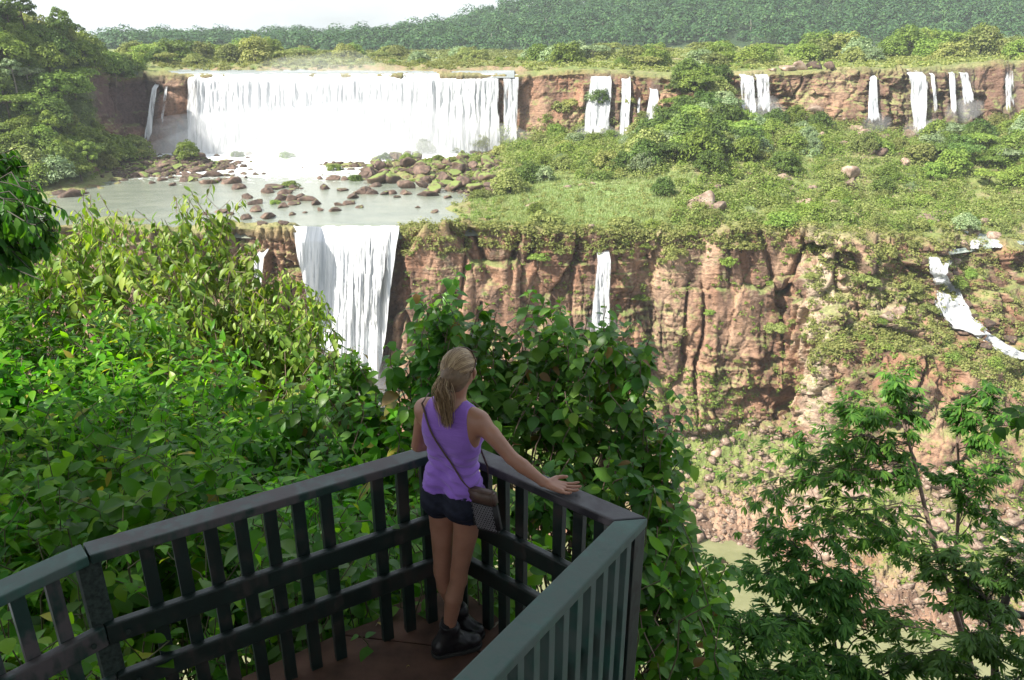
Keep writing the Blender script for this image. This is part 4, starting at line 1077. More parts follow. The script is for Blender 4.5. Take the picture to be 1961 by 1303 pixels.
rl(prism('post', [(pc[0] + a, pc[1] + b) for a, b in ((.0, -.062), (.055, .0), (.0, .062), (-.055, .0))], -1.6, 1.003, m_rside, None, .004))
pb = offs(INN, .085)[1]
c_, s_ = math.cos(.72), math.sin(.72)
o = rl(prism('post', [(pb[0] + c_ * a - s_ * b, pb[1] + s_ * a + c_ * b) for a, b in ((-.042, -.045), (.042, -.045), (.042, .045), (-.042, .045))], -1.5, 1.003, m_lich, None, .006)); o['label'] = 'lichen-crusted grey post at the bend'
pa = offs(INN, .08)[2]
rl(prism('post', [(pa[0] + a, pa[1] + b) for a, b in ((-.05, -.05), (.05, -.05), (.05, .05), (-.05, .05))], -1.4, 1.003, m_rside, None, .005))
for k, (x, y, z) in enumerate([(-1.60, 2.596, .64), (-1.60, 2.596, .378), (-1.70, 2.51, .64)]):
    bm = bmesh.new(); bmesh.ops.create_cone(bm, segments=10, radius1=.011, radius2=.009, depth=.012, cap_ends=True)
    o = from_bm('bolt', bm, m_lich); o.rotation_euler = (R_(90), 0, R_(32)); rl(o); o.location = Vector((x, y - .004, z)) - Vector(rail.location)
# deck floor: two slabs with a seam
def dk(poly, z, name='deck'):
    o = prism(name, poly, z - .14, z, m_deck, None, .008); tag(o, kind='structure'); return o
dk([(-2.9, .9), (-1.85, 2.62), (-.93, 3.285), (-.18, 3.17), (-.13, 3.10), (.33, 2.82), (-.95, .7)], -.001)
dk([(-.925, 3.292), (-.74, 3.40), (-.66, 3.52), (-.47, 3.62), (-.26, 3.62), (-.20, 3.56), (-.06, 3.40), (.30, 2.90), (.335, 2.83), (-.125, 3.106), (-.175, 3.178)], -.002)
m_leafy = flat('yellow_dead_leaf', (.34, .26, .05), .6, .2, 30)
m_twig = flat('twig_bark', (.22, .18, .14), .9, .3, 40)
def twig(pts, r, lab, y=0):
    S = Soup()
    for q in pts: tube(S, q, [r, r * .9, r * .4][:len(q)] if len(q) == 3 else r, 5)
    tag(S.make('twig', m_twig), lab, 'twig', 'litter on the deck')
c = PZ(948, 1196, .0)
twig([[c + (0, 0, .004), c + (.02, .01, .012), c + (.045, .0, .006)], [c + (.02, .01, .012), c + (.026, .03, .016), c + (.03, .05, .008)], [c + (.02, .01, .012), c + (.0, -.02, .004), c + (-.012, -.03, .004)]], .0035, 'small forked twig at the right edge of the deck')
c = PZ(735, 1190, .0); rs0 = np.random.RandomState(2)
twig([[c + rs0.normal(0, .03, 3) * (1, 1, .1) + (0, 0, .008), c + rs0.normal(0, .03, 3) * (1, 1, .1) + (0, 0, .01), c + rs0.normal(0, .05, 3) * (1, 1, .1) + (0, 0, .008)] for _ in range(6)], .002, 'tangle of dry grass stalks by the left slats')
for px, py, a, ln, lab in [(740, 1205, 2.5, .07, 'thin yellow dead leaf left of the boots'), (778, 1279, .2, .018, 'pale crumb of leaf on the deck in front of the boots'), (958, 1190, 1.2, .02, 'tiny dead leaf beside the forked twig')]:
    c = PZ(px, py, .006); t = np.array([math.cos(a), math.sin(a), .05]); n_ = np.array([-t[1], t[0], 0])
    k = np.linspace(0, 1, 7); wdt = np.sin(k * math.pi) ** .7 * ln * .12
    v = []
    for kk, ww in zip(k, wdt): v += [c + t * ln * kk - n_ * ww + (0, 0, .004 + .01 * math.sin(kk * 3)), c + t * ln * kk + (0, 0, .001 + .01 * math.sin(kk * 3)), c + t * ln * kk + n_ * ww + (0, 0, .004 + .01 * math.sin(kk * 3))]
    q = [[i * 3 + j, i * 3 + j + 1, i * 3 + j + 4, i * 3 + j + 3] for i in range(6) for j in range(2)]
    tag(make('fallen_leaf', np.array(v), np.array(q), m_leafy), lab, 'leaf', 'litter on the deck')
# ------------------------------------------------------------ the person at the railing
TH = R_(-27); RT = np.array([math.cos(TH), math.sin(TH), 0]); FW = np.array([-math.sin(TH), math.cos(TH), 0]); OO = np.array([-.275, 3.2, 0])
def LW(x, y, z): return OO + RT * x + FW * y + np.array([0, 0, z])
def W2L(p): d = np.asarray(p, float) - OO; return np.array([d @ RT, d @ FW, d[2]])
def surface_nets(F, org, h):
    """naive surface nets: F<0 inside"""
    ins = F < 0
    c = ins[:-1, :-1, :-1].astype(np.int8)
    tot = np.zeros_like(c, np.int8)
    for a in (0, 1):
        for b in (0, 1):
            for d in (0, 1): tot += ins[a:F.shape[0] - 1 + a, b:F.shape[1] - 1 + b, d:F.shape[2] - 1 + d]
    cell = (tot > 0) & (tot < 8); idx = -np.ones(cell.shape, np.int64); ii = np.argwhere(cell); idx[cell] = np.arange(len(ii))
    acc = np.zeros((len(ii), 3)); cnt = np.zeros(len(ii)); cor = [(a, b, d) for a in (0, 1) for b in (0, 1) for d in (0, 1)]
    vals = {q: F[ii[:, 0] + q[0], ii[:, 1] + q[1], ii[:, 2] + q[2]] for q in cor}
    for q in cor:
        for ax in range(3):
            if q[ax] == 0:
                r = list(q); r[ax] = 1; r = tuple(r); f0, f1 = vals[q], vals[r]; m = (f0 < 0) != (f1 < 0)
                t = np.where(m, f0 / np.where(m, f0 - f1, 1), 0); p = np.repeat(np.array(q, float)[None], len(ii), 0); p[:, ax] = t
                acc += p * m[:, None]; cnt += m
    v = (ii + acc / cnt[:, None]) * h + org
    faces = []
    for ax in range(3):
        o1, o2 = [(1, 2), (2, 0), (0, 1)][ax]
        sl0 = [slice(1, -1)] * 3; sl0[ax] = slice(0, -1); sl1 = list(sl0); sl1[ax] = slice(1, None)
        A = ins[tuple(sl0)]; B = ins[tuple(sl1)]; cr = np.argwhere(A != B)
        if not len(cr): continue
        sgn = A[tuple(cr.T)]
        g = cr.copy(); g[:, o1] += 1; g[:, o2] += 1
        def cid(d1, d2):
            k = g.copy(); k[:, o1] += d1; k[:, o2] += d2
            return idx[k[:, 0], k[:, 1], k[:, 2]]
        f = np.stack([cid(-1, -1), cid(0, -1), cid(0, 0), cid(-1, 0)], 1)
        f[~sgn] = f[~sgn][:, ::-1]; faces.append(f)
    return v, np.concatenate(faces)
def rcone(p, a, b, ra, rb, sc=(1, 1, 1)):
    """distance to a tapered capsule; sc squashes space"""
    sc = np.array(sc, float); a = np.array(a, float); q = (p - a) / sc; ba = (np.array(b, float) - a) / sc
    L2 = ba @ ba + 1e-12; t = np.clip((q @ ba) / L2, 0, 1)
    return (np.linalg.norm(q - t[..., None] * ba, axis=-1) - (ra + (rb - ra) * t)) * sc.min() ** .5
def smin(a, b, k):
    h = np.clip(.5 + .5 * (b - a) / k, 0, 1); return b * (1 - h) + a * h - k * h * (1 - h)
class Field:
    """smooth union on a grid, in the person's own frame"""
    def __init__(s, lo, hi, h):
        s.lo = np.array(lo, float); s.h = h; n = np.ceil((np.array(hi) - s.lo) / h).astype(int) + 1
        ax = [s.lo[i] + np.arange(n[i]) * h for i in range(3)]
        s.P = np.stack(np.meshgrid(*ax, indexing='ij'), -1).astype(np.float32); s.F = np.full(s.P.shape[:3], 1.0, np.float32)
    def box(s, pts, pad):
        lo = np.min(pts, 0) - pad; hi = np.max(pts, 0) + pad
        a = np.clip(np.floor((lo - s.lo) / s.h).astype(int), 0, None); b = np.clip(np.ceil((hi - s.lo) / s.h).astype(int) + 1, 0, np.array(s.F.shape))
        return tuple(slice(a[i], max(a[i], b[i])) for i in range(3))
    def cone(s, a, b, ra, rb, k=.02, sc=(1, 1, 1)):
        sl = s.box([a, b], max(ra, rb) * max(sc) + k + .03); q = s.P[sl]
        if q.size: s.F[sl] = smin(s.F[sl], rcone(q, a, b, ra, rb, sc), k)
    def mesh(s, name, mat, parent=None, F=None, it=2):
        v, f = surface_nets(s.F if F is None else F, s.lo, s.h)
        # light relaxation
        e = np.concatenate([f[:, [0, 1]], f[:, [1, 2]], f[:, [2, 3]], f[:, [3, 0]]])
        for _ in range(it):
            a = np.zeros_like(v); c = np.zeros(len(v)); np.add.at(a, e[:, 0], v[e[:, 1]]); np.add.at(c, e[:, 0], 1); np.add.at(a, e[:, 1], v[e[:, 0]]); np.add.at(c, e[:, 1], 1)
            v = v * .4 + .6 * a / c[:, None]
        wv = OO + v[:, :1] * RT + v[:, 1:2] * FW + v[:, 2:] * np.array([0, 0, 1])
        return make(name, wv, f, mat, parent, smooth=True)
# joints (own frame: x right, y forward, z up)
RH = .40
HPr = (.073, .0, .905); HPl = (-.073, .0, .905)
KNr = W2L((-.262, 3.165, .475)); KNl = W2L((-.352, 3.235, .47)); ANr = W2L((-.325, 3.155, .115)); ANl = W2L((-.290, 3.300, .115))
SHr = (.142, .0, 1.352); SHl = (-.142, .0, 1.352)
ELl = W2L((-.452, 3.315, 1.118)); WRl = W2L((-.285, 3.44, 1.085))
ELr = W2L((-.002, 3.065, 1.195)); WRr = W2L((.140, 3.030, 1.092))
def torso(f, g=0.0, arms=True):
    f.cone((-.064, -.01, .945), (.064, -.01, .945), .088 + g, .088 + g, .03, (.88, .80, 1))
    f.cone((-.045, .0, 1.095), (.045, .0, 1.095), .069 + g, .069 + g, .06, (.88, .78, 1))
    f.cone((-.054, .0, 1.19), (.054, .0, 1.19), .079 + g, .079 + g, .06, (.90, .82, 1))
    f.cone((-.072, -.005, 1.28), (.072, -.005, 1.28), .075 + g, .075 + g, .05, (1, .95, 1.1))
    f.cone((-.118, -.005, 1.350), (.0, -.01, 1.385), .042 + g, .052 + g, .045)
    f.cone((.118, -.005, 1.350), (.0, -.01, 1.385), .042 + g, .052 + g, .045)
    f.cone((-.07, .085, 1.23), (-.07, .085, 1.235), .05 + g, .05 + g, .04); f.cone((.07, .085, 1.23), (.07, .085, 1.235), .05 + g, .05 + g, .04)
def seat_(f, g=0.0):
    f.cone((-.064, -.050, .905), (-.060, -.045, .945), .074 + g, .068 + g, .03); f.cone((.064, -.050, .905), (.060, -.045, .945), .074 + g, .068 + g, .03)
m_skin, nt_, b_ = newmat('skin')
fz = noise(nt_, 14, 4); nt_.links.new(ramp(nt_, fz, [(.3, (.30, .145, .095)), (.7, (.36, .18, .12))]), b_.inputs['Base Color'])
b_.inputs['Roughness'].default_value = .42; b_.inputs['Subsurface Weight'].default_value = .12; b_.inputs['Subsurface Radius'].default_value = (.02, .008, .004); b_.inputs['Subsurface Scale'].default_value = .5
B = Field((-.36, -.30, .02), (.66, .34, 1.70), .0046)
torso(B); seat_(B)
for sg, hp, kn, an in ((1, HPr, KNr, ANr), (-1, HPl, KNl, ANl)):
    hp = np.array(hp); mid = hp * .55 + kn * .45 + np.array([.004 * sg, .012, 0])
    B.cone(hp + (0, 0, -.02), mid, .073, .059, .03); B.cone(mid, kn + (0, .004, .02), .059, .043, .008)
    B.cone(kn, kn + (0, .004, -.03), .043, .041, .01)
    cal = kn * .66 + an * .34 + np.array([0, -.014, 0])
    B.cone(kn + (0, -.002, -.02), cal, .040, .045, .012); B.cone(cal, an * .9 + kn * .1, .045, .029, .008); B.cone(an * .9 + kn * .1, an + (0, 0, -.05), .028, .030, .008)
# neck and head
B.cone((.004, -.008, 1.37), (.022, .012, 1.475), .055, .049, .03)
HC = np.array([.030, .028, 1.560]); HA = R_(2)      # the head turns a little to her right
hr = lambda x, y, z: HC + np.array([math.cos(HA) * x - math.sin(HA) * y, math.sin(HA) * x + math.cos(HA) * y, z])
B.cone(hr(0, -.018, .010), hr(0, .015, .012), .070, .066, .02, (.94, 1, 1.06))
B.cone(hr(0, .030, -.045), hr(0, .055, -.072), .052, .030, .03)             # jaw and chin
B.cone(hr(-.034, .052, -.030), hr(-.028, .058, -.034), .022, .020, .02); B.cone(hr(.034, .052, -.030), hr(.028, .058, -.034), .022, .020, .02)   # cheeks
B.cone(hr(0, .088, .012), hr(0, .104, -.020), .008, .013, .010)              # nose
B.cone(hr(-.034, .082, .022), hr(.034, .082, .022), .011, .011, .012)        # brow
B.cone(hr(-.016, .090, -.046), hr(.016, .090, -.046), .007, .007, .008)      # lips
for sx in (1, -1):
    B.cone(hr(.078 * sx, -.004, .012), hr(.074 * sx, -.002, -.022), .013, .010, .008, (.55, 1, 1)); B.cone(hr(.084 * sx, -.012, .016), hr(.080 * sx, -.010, -.006), .006, .006, .005)
# arms
for sh, el, wr in ((SHl, ELl, WRl), (SHr, ELr, WRr)):
    sh = np.array(sh); el = np.array(el); wr = np.array(wr); sg = np.sign(sh[0])
    B.cone(sh + (-.02 * sg, 0, -.004), sh + (.006 * sg, 0, -.012), .044, .047, .035); B.cone(sh + (0, 0, -.015), sh * .6 + el * .4, .043, .038, .02); B.cone(sh * .6 + el * .4, el, .038, .031, .006)
    B.cone(el, el * .65 + wr * .35, .031, .033, .006); B.cone(el * .65 + wr * .35, wr, .033, .021, .005)
    B.cone(sh + (-.045 * sg, -.02, -.06), sh + (-.01 * sg, -.01, -.03), .04, .035, .03)
# hands: palm, four fingers and a thumb
def hand(wr, d, lat, upv, side, curl, spread, thumb=True):
    d = np.array(d) / np.linalg.norm(d); lat = np.array(lat) - d * (np.array(lat) @ d); lat /= np.linalg.norm(lat); up_ = np.cross(d, lat) * side
    for i, (o_, ln, r) in enumerate(((.030, .068, .0082), (.010, .076, .0086), (-.011, .071, .0083), (-.031, .056, .0074))):
        k0 = wr + d * .012 + lat * o_ * .5 + up_ * .002; k1 = wr + d * (.083 - abs(i - 1.2) * .004) + lat * o_ + up_ * .004
        B.cone(k0, k1, .0145, .0118, .008)
        sd = d + lat * (o_ * 6 + spread[i]); sd /= np.linalg.norm(sd)
        a1 = sd * .92 - up_ * curl[i]; a1 /= np.linalg.norm(a1); a2 = sd * .8 - up_ * curl[i] * 2.0; a2 /= np.linalg.norm(a2); a3 = sd * .7 - up_ * curl[i] * 3.0; a3 /= np.linalg.norm(a3)
        p1 = k1 + a1 * ln * .46; p2 = p1 + a2 * ln * .30; p3 = p2 + a3 * ln * .24
        B.cone(k1, p1, r * 1.12, r, .004); B.cone(p1, p2, r, r * .93, .003); B.cone(p2, p3, r * .93, r * .8, .003)
    if thumb:
        t0 = wr + d * .022 + lat * .022 - up_ * .004; t1 = t0 + (d * .5 + lat * .8) * .034; t2 = t1 + (d * .85 + lat * .45 - up_ * .1) * .030; t3 = t2 + (d * .95 + lat * .15 - up_ * .2) * .022
        B.cone(t0, t1, .0135, .0115, .008); B.cone(t1, t2, .0108, .0098, .004); B.cone(t2, t3, .0095, .0078, .003)
fr = lambda v: np.array([np.array(v) @ RT, np.array(v) @ FW, v[2]])
B.cone(WRr, np.array(WRr) + fr((.02, -.003, -.004)), .022, .018, .012)
hand(np.array(WRr) + fr((.012, -.002, -.004)), fr((.93, -.16, -.14)), fr((.16, .93, .05)), None, -1, (.10, .12, .14, .22), (.02, -.03, -.10, -.42))
hand(np.array(WRl) + fr((.012, .004, -.002)), fr((.8, .45, -.12)), fr((-.45, .8, 0)), None, -1, (.15, .18, .2, .22), (0, 0, 0, 0))
person = B.mesh('person', m_skin, it=2)
tag(person, 'woman seen from behind in purple tank top and dark shorts leaning on the railing', 'person')
def cloth(name, col, rough, bmp=0, sc=60, extra=None):
    return flat(name, col, rough, .14, sc, .25, bmp)
# tank top
m_top, nt_, b_ = newmat('purple_jersey')
nt_.links.new(ramp(nt_, noise(nt_, 7, 5), [(.3, (.215, .10, .43)), (.7, (.28, .14, .52))]), b_.inputs['Base Color']); b_.inputs['Roughness'].default_value = .85; b_.inputs['Specular IOR Level'].default_value = .2
b_.inputs['Sheen Weight'].default_value = .3
bump(nt_, b_, noise(nt_, 6.5, 5, .6, (1, 1, 4.2), dist=.8), .55, .016)
T = Field((-.27, -.24, .86), (.27, .26, 1.47), .0046)
torso(T, .009); T.cone((-.064, -.050, .935), (-.056, -.035, 1.01), .087, .074, .03, (.95, .95, 1)); T.cone((.064, -.050, .935), (.056, -.035, 1.01), .087, .074, .03, (.95, .95, 1)); T.cone((-.062, -.005, .96), (.062, -.005, .96), .100, .100, .03, (.9, .86, 1)); T.cone((-.044, 0, 1.04), (.044, 0, 1.04), .085, .085, .04, (.9, .80, 1))
T.F += (.0045 * np.sin(T.P[..., 2] * 150 + T.P[..., 0] * 26 + 2.5 * np.sin(T.P[..., 0] * 19 + T.P[..., 1] * 9)) * np.clip((1.20 - T.P[..., 2]) / .10, 0, 1)
        + .003 * np.sin(T.P[..., 2] * 88 - T.P[..., 0] * 40 + 1.3) * np.clip((1.24 - T.P[..., 2]) / .08, 0, 1)).astype(np.float32)
hem = .978 + .008 * np.sin(T.P[..., 0] * 25) - .012 * T.P[..., 0] / .15
R1 = hem - T.P[..., 2]
for sx in (1, -1):       # arm holes
    R1 = np.maximum(R1, -rcone(T.P, (sx * .200, -.03, 1.24), (sx * .162, -.02, 1.44), .072, .062, (1, 2.2, 1)))
R1 = np.maximum(R1, -rcone(T.P, (.0, -.06, 1.47), (.0, -.12, 1.43), .088, .072, (1, 1, 1.0)))
R1 = np.maximum(R1, -rcone(T.P, (.0, .08, 1.46), (.0, .16, 1.36), .085, .080, (1, 1, 1.1)))
R1 = np.maximum(R1, T.P[..., 2] - 1.445)
T.mesh('tank_top', m_top, person, np.maximum(T.F, R1), 1)
# shorts
m_denim = flat('dark_denim', (.012, .014, .026), .8, .35, 40, .25, .25)
S_ = Field((-.24, -.22, .74), (.24, .20, 1.06), .0046)
S_.cone((-.066, -.01, .945), (.066, -.01, .945), .092, .092, .03, (.9, .84, 1)); S_.cone((-.048, -.0, 1.01), (.048, 0, 1.01), .082, .082, .04, (.9, .80, 1)); seat_(S_, .008)
for hp, kn in ((HPr, KNr), (HPl, KNl)):
    hp = np.array(hp); dd = (kn - hp); S_.cone(hp + (0, 0, -.0), hp + dd * .30, .082, .082, .02)
hemz = .822 + .012 * np.sin(S_.P[..., 0] * 30)
S_.F += (.002 * np.sin(S_.P[..., 2] * 120 + S_.P[..., 0] * 60)).astype(np.float32)
S_.mesh('shorts', m_denim, person, np.maximum(np.maximum(S_.F, hemz - S_.P[..., 2]), S_.P[..., 2] - 1.012), 1)
# socks and walking boots
m_boot = flat('black_boot_leather', (.012, .012, .015), .36, .4, 30, .6, .2); m_sole = flat('boot_sole', (.02, .02, .02), .8, .2); m_lace = flat('grey_lace', (.16, .15, .16), .7, .2)
m_sock = flat('black_sock', (.012, .012, .014), .9, .2)
def boot(an, toe, ball):
    an = np.array(an); t = W2L(toe); h = an + (0, 0, 0); h[2] = .045
    dr = t - an; dr[2] = 0; dr /= np.linalg.norm(dr); heel = an - dr * .045; heel[2] = .050; t[2] = .046
    ft = Field(np.minimum(heel, t) - .09, np.maximum(an, t) + np.array([.09, .09, .16]), .0042)
    md = heel * .45 + t * .55; md[2] = .055
    ft.cone(heel, md, .042, .045, .02, (1, 1, 1)); ft.cone(md, t - dr * .03, .044, .040, .02, (1, 1, .95)); ft.cone(t - dr * .03, t - dr * .016, .038, .034, .015, (1, 1, .85))
    ft.cone(heel + dr * .01 + (0, 0, .02), an + (0, 0, .030), .042, .040, .03); ft.cone(an + (0, 0, -.02), an + dr * .02 + (0, 0, .035), .043, .041, .02)
    ft.cone(an + dr * .02 + (0, 0, .035), an + (0, 0, .062), .043, .043, .01)
    ft.cone(an + dr * .04 + (0, 0, -.03), md + (0, 0, .012), .036, .034, .03)
    q = ft.P; F = np.maximum(ft.F, .018 - q[..., 2]); F = np.maximum(F, q[..., 2] - (an[2] + .068))
    o = ft.mesh('boot', m_boot, person, F, 1)
    so = Field(np.minimum(heel, t) - .09, np.maximum(heel, t) + .09, .0042)
    so.cone(heel * (1, 1, 0) + (0, 0, .02), md * (1, 1, 0) + (0, 0, .02), .046, .046, .02); so.cone(md * (1, 1, 0) + (0, 0, .02), t * (1, 1, 0) - dr * .03 + (0, 0, .02), .047, .046, .02); so.cone(t * (1, 1, 0) - dr * .03 + (0, 0, .02), t * (1, 1, 0) - dr * .02 + (0, 0, .02), .045, .04, .02)
    q = so.P; so.mesh('sole', m_sole, o, np.maximum(np.maximum(so.F, q[..., 2] - .028), .003 - q[..., 2]), 1)
    L_ = Soup(); side = np.cross(dr, (0, 0, 1)); a = an + dr * .052 + (0, 0, .030); b = md + dr * .018 + (0, 0, .046)
    for i in range(6):
        c = a + (b - a) * i / 5; c2 = a + (b - a) * (i + .9) / 5
        w0 = .020 if i else .024
        for s1 in (1, -1):
            p = np.array([c + side * w0 * s1 - (0, 0, .006), (c + c2) / 2 + (0, 0, .007), c2 - side * w0 * s1 - (0, 0, .006)])
            tube(L_, OO + p[:, :1] * RT + p[:, 1:2] * FW + p[:, 2:] * np.array([0, 0, 1]), .0022, 5)
    L_.make('lace', m_lace, o)
    k = Field(an - .08, an + .14, .0042); k.cone(an + (0, 0, .03), an + (0, 0, .092), .035, .034, .01); q = k.P
    k.mesh('sock', m_sock, person, np.maximum(k.F, q[..., 2] - (an[2] + .086)), 1)
boot(ANr, (-.178, 3.205, 0), None); boot(ANl, (-.165, 3.262, 0), None)
# hair: a smooth cap with combed strands and a pony tail
m_hair, nt_, b_ = newmat('blond_hair')
g_ = N(nt_, 'ShaderNodeNewGeometry'); nt_.links.new(ramp(nt_, g_.outputs['Random Per Island'], [(0, (.10, .060, .030)), (.35, (.22, .14, .075)), (.7, (.38, .26, .145)), (1, (.52, .39, .235))]), b_.inputs['Base Color'])
b_.inputs['Roughness'].default_value = .38; b_.inputs['Specular IOR Level'].default_value = .45
m_cap = flat('hair_base', (.15, .095, .055), .55, .25, 60)
tie = hr(-.012, -.105, -.002)
K = Field(HC - .14, HC + .14, .0044)
K.cone(hr(0, -.022, .016), hr(0, .012, .020), .0755, .070, .02, (.93, 1, 1.06)); K.cone(hr(0, -.055, -.035), hr(0, -.06, -.02), .050, .055, .03); K.cone(hr(0, -.085, 0), tie, .034, .017, .03)
q = K.P - HC; qx = math.cos(-HA) * q[..., 0] - math.sin(-HA) * q[..., 1]; qy = math.sin(-HA) * q[..., 0] + math.cos(-HA) * q[..., 1]; qz = q[..., 2]
face = (qy * .80 - qz * .55 - .022)       # keeps the hair off the face
face = np.maximum(face, -(qz + .075)); ear = rcone(np.stack([np.abs(qx), qy, qz], -1), (.082, .004, .000), (.080, .004, -.05), .026, .03)
K.mesh('hair', m_cap, person, np.maximum(np.maximum(np.maximum(K.F, face), -(qz + .082)), -ear), 2)
rsn = np.random.RandomState(8); Sh = Soup()
def l2w(p): p = np.asarray(p); return OO + p[..., :1] * RT + p[..., 1:2] * FW + p[..., 2:] * np.array([0, 0, 1])
def el(p, g=1.0):     # push a point onto the skull surface
    c = hr(0, -.008, .016); d = p - c; r = np.array([.0735, .0915, .0845]) * g; n = np.linalg.norm(d / r); return c + d / n
for i in range(520):   # combed back from the hairline to the tie
    a = rsn.uniform(-1.0, 1.0) * math.pi * .93; up_ = .75
    # hairline loop: forehead at the front, nape behind
    fx = math.sin(a); fy = math.cos(a)
    st = hr(.084 * fx, .045 * fy + (.01 if fy > 0 else -.035), .052 * fy + (.02 if fy > 0 else -.015)) if abs(fx) < .97 else hr(.084 * fx, .0, .0 + .03)
    st = el(st, 1.012 + rsn.uniform(0, .03)); pts = []
    for t in np.linspace(0, 1, 9):
        p = st * (1 - t) + tie * t; p = p + np.array([0, 0, .05]) * 4 * t * (1 - t) * max(0, fy)
        e_ = el(p, 1.02 + rsn.uniform(-.004, .012)); w_ = np.clip((t - .72) / .28, 0, 1); pts.append(e_ * (1 - w_) + (tie + rsn.normal(0, .005, 3)) * w_)
    tube(Sh, l2w(np.array(pts)), np.linspace(.0016, .0022, 9), 4)
for i in range(560):   # the tail
    o_ = rsn.normal(0, 1, 3) * .006; L_ = rsn.uniform(.12, .235); sp = rsn.normal(0, 1, 2) * np.array([.0155, .010]); pts = []
    for t in np.linspace(0, 1, 12):
        out = .030 * math.sin(min(1, t * 3.2) * math.pi / 2) * (1 - .55 * t)
        wv = .004 * math.sin(t * 9 + i)
        fan = (.35 + 1.0 * math.sin(min(1, t * 1.5) * math.pi / 2)) * (1 - .35 * t ** 2)
        pts.append(tie + o_ * (1 - t) + np.array([-.004 + sp[0] * fan * .95 + wv + .012 * t, -out + sp[1] * fan, -L_ * t ** 1.05 + .012 * math.sin(t * 3.1)]))
    tube(Sh, l2w(np.array(pts)), np.linspace(.0021, .0006, 12), 4)
for i in range(60):    # flyaways
    st = el(hr(*(rsn.normal(0, .06, 3) + np.array([0, -.02, .05]))), 1.03); pts = [st, st + rsn.normal(0, .008, 3) + (0, -.008, .004), st + rsn.normal(0, .014, 3) + (0, -.02, .0)]
    tube(Sh, l2w(np.array(pts)), .0004, 3)
Sh.make('hair', m_hair, person)
Tb = Soup(); an = np.linspace(0, 2 * np.pi, 17); ring = np.stack([tie[0] + .017 * np.cos(an), 0 * an + tie[1] + .002, tie[2] + .015 * np.sin(an)], -1); tube(Tb, l2w(ring), .0042, 6); Tb.make('hair_tie', m_sole, person)
# eyes and mouth on the far side of the head
m_eye = flat('eye_white', (.7, .7, .68), .2, .02); m_lip = flat('lips', (.42, .13, .11), .4, .1)
for sx in (1, -1):
    bm = bmesh.new(); bmesh.ops.create_uvsphere(bm, u_segments=16, v_segments=10, radius=.0115); o = from_bm('eye', bm, m_eye, person, True); o.location = Vector(l2w(hr(.031 * sx, .083, .004)))
lp = Soup(); tube(lp, l2w(np.array([hr(x, .0955 - 8 * x * x, -.046) for x in np.linspace(-.022, .022, 7)])), [.001, .003, .004, .0042, .004, .003, .001], 6); lp.make('mouth', m_lip, person)
# sunglasses pushed up on the head
m_frame = flat('tortoise_frame', (.05, .022, .012), .25, .3, 60, .6); m_lens = flat('dark_lens', (.01, .01, .012), .08, .1, 10, .8)
sg_ = empty('sunglasses', tuple(l2w(hr(0, .03, .10)))); tag(sg_, 'brown sunglasses pushed up on top of the blond hair', 'sunglasses')
F1 = Soup(); F2 = Soup()
arc = [hr(x, .048 - 3.2 * x * x, .092 - 4.5 * x * x) for x in np.linspace(-.078, .078, 15)]
arc = [el(p, 1.085) for p in arc]; tube(F1, l2w(np.array(arc)), .003, 6)
for sx in (1, -1):
    tube(F1, l2w(np.array([el(hr(.080 * sx, .040, .058), 1.085), el(hr(.084 * sx, .010, .035), 1.09), el(hr(.084 * sx, -.030, .010), 1.07)])), [.0032, .0028, .002], 6)
    c = el(hr(.036 * sx, .060, .078), 1.10); up1 = el(hr(.036 * sx, .030, .098), 1.10) - c; up1 /= np.linalg.norm(up1); rg = hr(1, 0, 0) - hr(0, 0, 0); n_ = np.cross(rg, up1)
    pts = np.array([c + rg * .026 * math.cos(t) + up1 * .019 * math.sin(t) for t in np.linspace(0, 2 * math.pi, 21)[:-1]])
    ctr = c + n_ * .004; F2.add(l2w(np.vstack([pts, ctr[None]])), t=[[i, (i + 1) % 20, 20] for i in range(20)])
    tube(F1, l2w(np.vstack([pts, pts[:1]])), .0018, 5)
adopt(F1.make('frame', m_frame), sg_); adopt(F2.make('lens', m_lens), sg_)
# shoulder bag with its strap across the back
m_bag = flat('brown_bag_leather', (.085, .050, .038), .5, .2, 30, .4, .2); m_bblk = flat('black_bag', (.014, .013, .014), .6, .2, 20, .4)
m_dot = flat('grey_bag_print', (.28, .26, .28), .6, .1)
bg = empty('shoulder_bag', (-.110, 3.085, .79)); tag(bg, 'small brown and black patterned bag hanging at the right hip', 'bag')
bc = np.array([-.124, 3.068, .915]); bx = np.array([.90, -.40, .0]); bx /= np.linalg.norm(bx); bn = np.array([-.40, -.90, .0]); bn /= np.linalg.norm(bn); bz = np.array([-.16, .06, .98]); bz /= np.linalg.norm(bz)
def bagbox(name, w_, h_, d_, cz, cd, mat, bev, parent=None, bulge=0):
    bm = bmesh.new(); bmesh.ops.create_cube(bm, size=1); bmesh.ops.bevel(bm, geom=bm.edges[:], offset=bev, segments=4, affect='EDGES')
    bmesh.ops.subdivide_edges(bm, edges=bm.edges[:], cuts=1, use_grid_fill=True)
    for v in bm.verts:
        c = v.co.copy(); bl = 1 + bulge * (1 - (2 * c.x) ** 2) * (1 - (2 * c.z) ** 2)
        v.co = Vector(bc + bx * c.x * w_ + bn * (c.y * d_ * bl - 0) * 1 + bz * (c.z * h_ + cz) + bn * cd)
    bmesh.ops.recalc_face_normals(bm, faces=bm.faces)
    o = from_bm(name, bm, mat, None, True)
    if parent: o.parent = parent
    return o
body_ = bagbox('bag_body', .136, .165, .034, -.022, 0, m_bblk, .12, bulge=.35); adopt(body_, bg)
D_ = Soup()       # honeycomb print on the front
